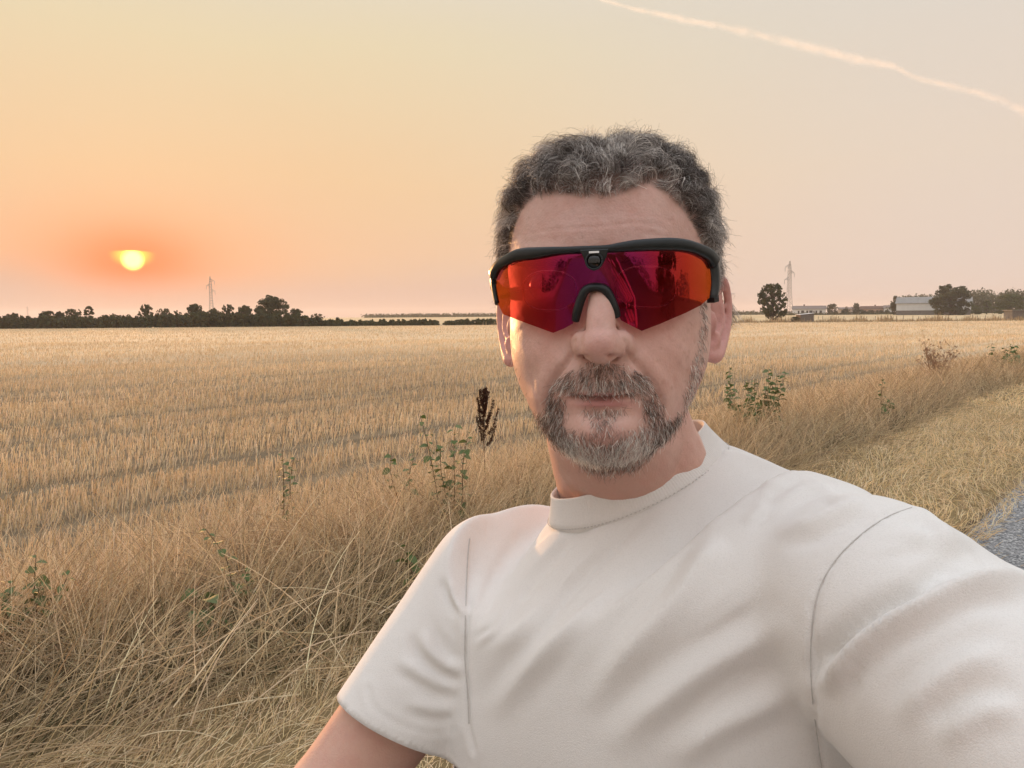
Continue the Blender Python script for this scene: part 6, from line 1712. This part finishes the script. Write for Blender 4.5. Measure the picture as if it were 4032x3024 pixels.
# armhole seams: a narrow sunken line with a slight roll beside it
SEAM_L = [(3590, 1998), (3500, 2030), (3400, 2095), (3300, 2190), (3236, 2290), (3204, 2400), (3192, 2540), (3194, 2700), (3212, 2860), (3240, 3060), (3250, 3300)]
SEAM_R = [(1872, 2068), (1850, 2120), (1842, 2200), (1836, 2330), (1831, 2480), (1830, 2600), (1840, 2720), (1846, 2850), (1868, 2960)]
SEAM_S = [(2830, 1752), (2920, 1768), (3060, 1815), (3160, 1850), (3230, 1880), (3310, 1945)]
HEM_LINE = [(1446, 2705), (1472, 2785), (1563, 2848), (1687, 2886), (1800, 2872)]
stitch = np.zeros(len(V))
for pts, h, wd in ((SEAM_L, 4.2, 8.5), (SEAM_R, 3.6, 7.5), (SEAM_S, 2.8, 7.5), (HEM_LINE, 1.5, 7.0)):
    d, t, s = dist_curve(pts, 60)
    D -= h * mm * np.exp(-(d / wd) ** 2) * (face > 0.02)
    D += 0.9 * mm * np.exp(-((d - 20) / 12) ** 2) * (face > 0.02)
V = V + N * (D * np.where(face > 0.02, np.maximum(face, 0.35), 0.15))[:, None]
V = under_collar(relax(V, E_, np.full(len(V), 0.5), 3))
set_v(shirt, V)
# openings: neck, sleeves, waist
RX = ring_xy(V)
r_ring = np.hypot(RX[:, 0], RX[:, 1])
arm_dir_R = (EL_R - SH_R) / np.linalg.norm(EL_R - SH_R); arm_dir_L = (EL_L - SH_L) / np.linalg.norm(EL_L - SH_L)
cutv = ((r_ring < 1.10) & (RX[:, 2] > -0.040) & (RX[:, 2] < 0.10))
dR = (V - HEM_R) @ arm_dir_R; rR = np.linalg.norm(np.cross(V - HEM_R, arm_dir_R), axis=1)
dL = (V - HEM_L) @ arm_dir_L; rL = np.linalg.norm(np.cross(V - HEM_L, arm_dir_L), axis=1)
hemn = np.cross(P(1735, 2920, 0.645) - P(1400, 2790, 0.625), np.array([0.0, 1.0, -0.33])); hemn /= np.linalg.norm(hemn); hemn *= -np.sign(hemn[2])
dR = (V - HEM_R) @ hemn
cutv |= (dR > 0) & (rR < 0.12) & (dR < 0.25) & (V[:, 0] < HEM_R[0] + 0.075)
cutv |= (dL > 0) & (rL < 0.12) & (dL < 0.2)
cutv |= V[:, 2] < 0.885
bm = bmesh.new(); bm.from_mesh(shirt); bm.verts.ensure_lookup_table()
bmesh.ops.delete(bm, geom=[bm.verts[i] for i in np.nonzero(cutv)[0]], context='VERTS')
# straighten the cut edges of the sleeves onto their planes
for vt in bm.verts:
    if vt.is_boundary:
        p = np.array(vt.co); 
        for hem, ad in ((HEM_R, hemn), (HEM_L, arm_dir_L)):
            q = (p - hem) @ ad
            if abs(q) < 0.02 and np.linalg.norm(np.cross(p - hem, ad)) < 0.12:
                vt.co = Vector(tuple(p - ad * q))
bm.to_mesh(shirt); bm.free()
shirt.polygons.foreach_set('use_smooth', np.ones(len(shirt.polygons), bool))
cloth = bpy.data.materials.new('cream_jersey'); cloth.use_nodes = True
T = NT(cloth.node_tree); b = T.n['Principled BSDF']
oc = T.node('ShaderNodeTexCoord').outputs['Object']
c1 = T.mix(T.smooth(T.noise(oc, 9.0, 3.0), 0.3, 0.7), (0.79, 0.76, 0.725), (0.76, 0.725, 0.69))
c2 = T.mix(T.math('MULTIPLY', T.smooth(T.noise(oc, 900.0, 2.0), 0.45, 0.75), 0.22), c1, (0.55, 0.52, 0.49))
T.put(b.inputs['Base Color'], c2); b.inputs['Roughness'].default_value = 0.92; b.inputs['Specular IOR Level'].default_value = 0.12
b.inputs['Sheen Weight'].default_value = 0.25; b.inputs['Sheen Roughness'].default_value = 0.5
wv = T.node('ShaderNodeTexWave', wave_type='BANDS', bands_direction='X')
T.put(wv.inputs['Vector'], T.mapping(oc, rot=(0, 0, R(-36)))); wv.inputs['Scale'].default_value = 420.0; wv.inputs['Distortion'].default_value = 1.2; wv.inputs['Detail'].default_value = 1.0
hgt = T.noise(oc, 1100.0, 3.0, 0.7)
bn = T.node('ShaderNodeBump'); bn.inputs['Strength'].default_value = 0.55; bn.inputs['Distance'].default_value = 0.0009
T.put(bn.inputs['Height'], hgt); T.put(b.inputs['Normal'], bn.outputs[0])
shirt_o = to_person(link('t_shirt', shirt, cloth))
sm = shirt_o.modifiers.new('thickness', 'SOLIDIFY'); sm.thickness = 0.0022; sm.offset = -1
# ribbed collar
Nc = 860; K = 12; VV = []; FF = []
for j in range(Nc):
    a = 2 * math.pi * j / Nc
    rib = 0.00013 * (1 if j % 4 < 2 else -1)
    base_r = CC + e1 * math.cos(a) + e2 * math.sin(a)
    outd = e1 * math.cos(a) + e2 * math.sin(a); outd = outd / np.linalg.norm(outd)
    hgt_ = 0.0225 + 0.003 * math.cos(a) - 0.002 * math.sin(a)
    prof = [(-0.0022, -0.010), (-0.0018, -0.001), (-0.0006, 0.0010), (0.0008, 0.0003)] + [(0.0008 + 0.0105 * (q ** 1.15), -hgt_ * q) for q in np.linspace(0.08, 1.0, 7)] + [(0.0095, -hgt_ - 0.010)]
    for k, (ro_, zo_) in enumerate(prof):
        w = 0.0010 * math.sin(3 * a + 0.8)
        VV.append(base_r + outd * (ro_ + rib * (3 <= k <= 10)) + cn_ * (zo_ + w))
for j in range(Nc):
    j2 = (j + 1) % Nc
    for k in range(K - 1):
        FF.append((j * K + k, j * K + k + 1, j2 * K + k + 1, j2 * K + k))
col_o = link('collar', fast_mesh('collar', VV, FF, True), cloth); col_o.parent = shirt_o
# stitching below the collar: a row of short threads
th_m = mat('stitch_thread', (0.60, 0.55, 0.50), 0.9, 0.1, noise=0.1, nscale=200)
SV = get_v(shirt); su_, sv_, sd_ = proj(SV); SN = get_n(shirt)
vw = SV - CAM; vis = ((SN * vw).sum(1) < 0)
def on_cloth(a, b, lift=0.0003):
    """point of the cloth that shows at a photo pixel"""
    d2 = (su_ - a) ** 2 + (sv_ - b) ** 2; d2[~vis] = 1e9
    k = np.argsort(d2)[:40]; k = k[sd_[k] < sd_[k].min() + 0.03]
    w = 1 / (d2[k] + 4.0); dep = (sd_[k] * w).sum() / w.sum()
    return P(a, b, dep - lift)
seam_m = mat('seam_shadow_thread', (0.60, 0.57, 0.54), 0.95, 0.05, noise=0.15, nscale=300)  # darker tubes along the armhole seams stand for the shade in their grooves
for pts, r_ in ((SEAM_L[:-1], 0.00032), (SEAM_R[1:-1], 0.00042)):
    q = np.array([on_cloth(a, b) for a, b in smoothcurve(pts, 60)])
    for _ in range(6): q[1:-1] = (q[:-2] + 2 * q[1:-1] + q[2:]) / 4
    V2, F2 = tube_vf(q, r_, 6); so2 = link('seam', mesh('seam', V2, F2, True), seam_m); so2.parent = shirt_o
# stitches under the collar
st_me = None
for j in range(150):
    a = 2 * math.pi * j / 150
    outd = e1 * math.cos(a) + e2 * math.sin(a); ln_ = np.linalg.norm(outd); outd = outd / ln_
    h_ = 0.0225 + 0.003 * math.cos(a) - 0.002 * math.sin(a)
    p = CC + outd * (ln_ + 0.0122) - cn_ * (h_ - 0.001 * math.sin(3 * a + 0.8) + 0.0005)
    tg = -e1 * math.sin(a) + e2 * math.cos(a); tg /= np.linalg.norm(tg)
    if j == 0: st_b = MB()
    st_b.tube([p - tg * 0.0008, p + tg * 0.0008], 0.0004, 5)
so3 = st_b.build('stitching', seam_m); so3.parent = col_o; so3['kind'] = 'stuff'
# trousers, shoes
tm = mat('grey_denim', (0.05, 0.055, 0.065), 0.9, 0.2, noise=0.3, nscale=60, bump=0.3, bscale=900)
tb = MB()
tb.tube(smoothcurve([PEL + np.array([0, -0.03, 0.05]), PEL + np.array([0, -0.03, 0]), PEL + np.array([0, -0.02, -0.06])], 8), [0.12] * 8, 28, [0.09] * 8)
for hip, kn, an in ((HIPL, KNL, ANL), (HIPR, KNR, ANR)):
    tb.tube(smoothcurve([hip + np.array([0, 0, 0.02]), hip * 0.5 + kn * 0.5, kn, kn * 0.5 + an * 0.5, an + np.array([0, 0, -0.045])], 18), np.interp(np.linspace(0, 1, 18), [0, 0.5, 1], [0.098, 0.076, 0.066]), 20)
tr_me = remeshed(tb, 0.012, 4, 'trousers')
to_person(link('trousers', tr_me, tm))
shm = mat('dark_shoe', (0.03, 0.03, 0.032), 0.6, 0.4, noise=0.3, nscale=40)
for an in (ANL, ANR):
    f2 = MB(); q = np.array([an[0], an[1], 0.05])
    f2.tube(smoothcurve([q - bF * 0.07, q - bF * 0.02 + np.array([0, 0, 0.012]), q + bF * 0.08 + np.array([0, 0, -0.004]), q + bF * 0.17 + np.array([0, 0, -0.014])], 12), [0.030, 0.040, 0.043, 0.045, 0.046, 0.046, 0.045, 0.044, 0.042, 0.039, 0.034, 0.022], 16, [0.030, 0.045, 0.050, 0.050, 0.046, 0.042, 0.040, 0.037, 0.034, 0.031, 0.027, 0.020])
    to_person(f2.build('shoe', shm, None, True))

# phone held at arm's length, its front camera at the view point
phone = empty('phone', (float(PHONE_C[0]), float(PHONE_C[1]), float(PHONE_C[2] - 0.078)))
tag(phone, 'black phone held out in the raised left hand', 'phone')
GP = Matrix.Translation(-Vector(phone.location))
def to_phone(o): o.parent = phone; o.matrix_parent_inverse = GP; return o
bmx = bmesh.new(); bmesh.ops.create_cube(bmx, size=1.0)
for vt in bmx.verts: vt.co = Vector((vt.co.x * 0.150, vt.co.y * 0.008, vt.co.z * 0.072)) 
bmesh.ops.bevel(bmx, geom=[e for e in bmx.edges], offset=0.0025, segments=3, affect='EDGES')
pm = bpy.data.meshes.new('case'); bmx.to_mesh(pm); bmx.free()
po = link('case', pm, black_m); po.location = (float(PHONE_C[0]) , -0.0062, float(PHONE_C[2])); to_phone(po)
so = MB().box((PHONE_C[0], -0.00205, PHONE_C[2]), (0.070, 0.0002, 0.032)).build('screen', mat('phone_screen', (0.01, 0.01, 0.012), 0.08, 0.5, noise=0.2, nscale=20)); to_phone(so)
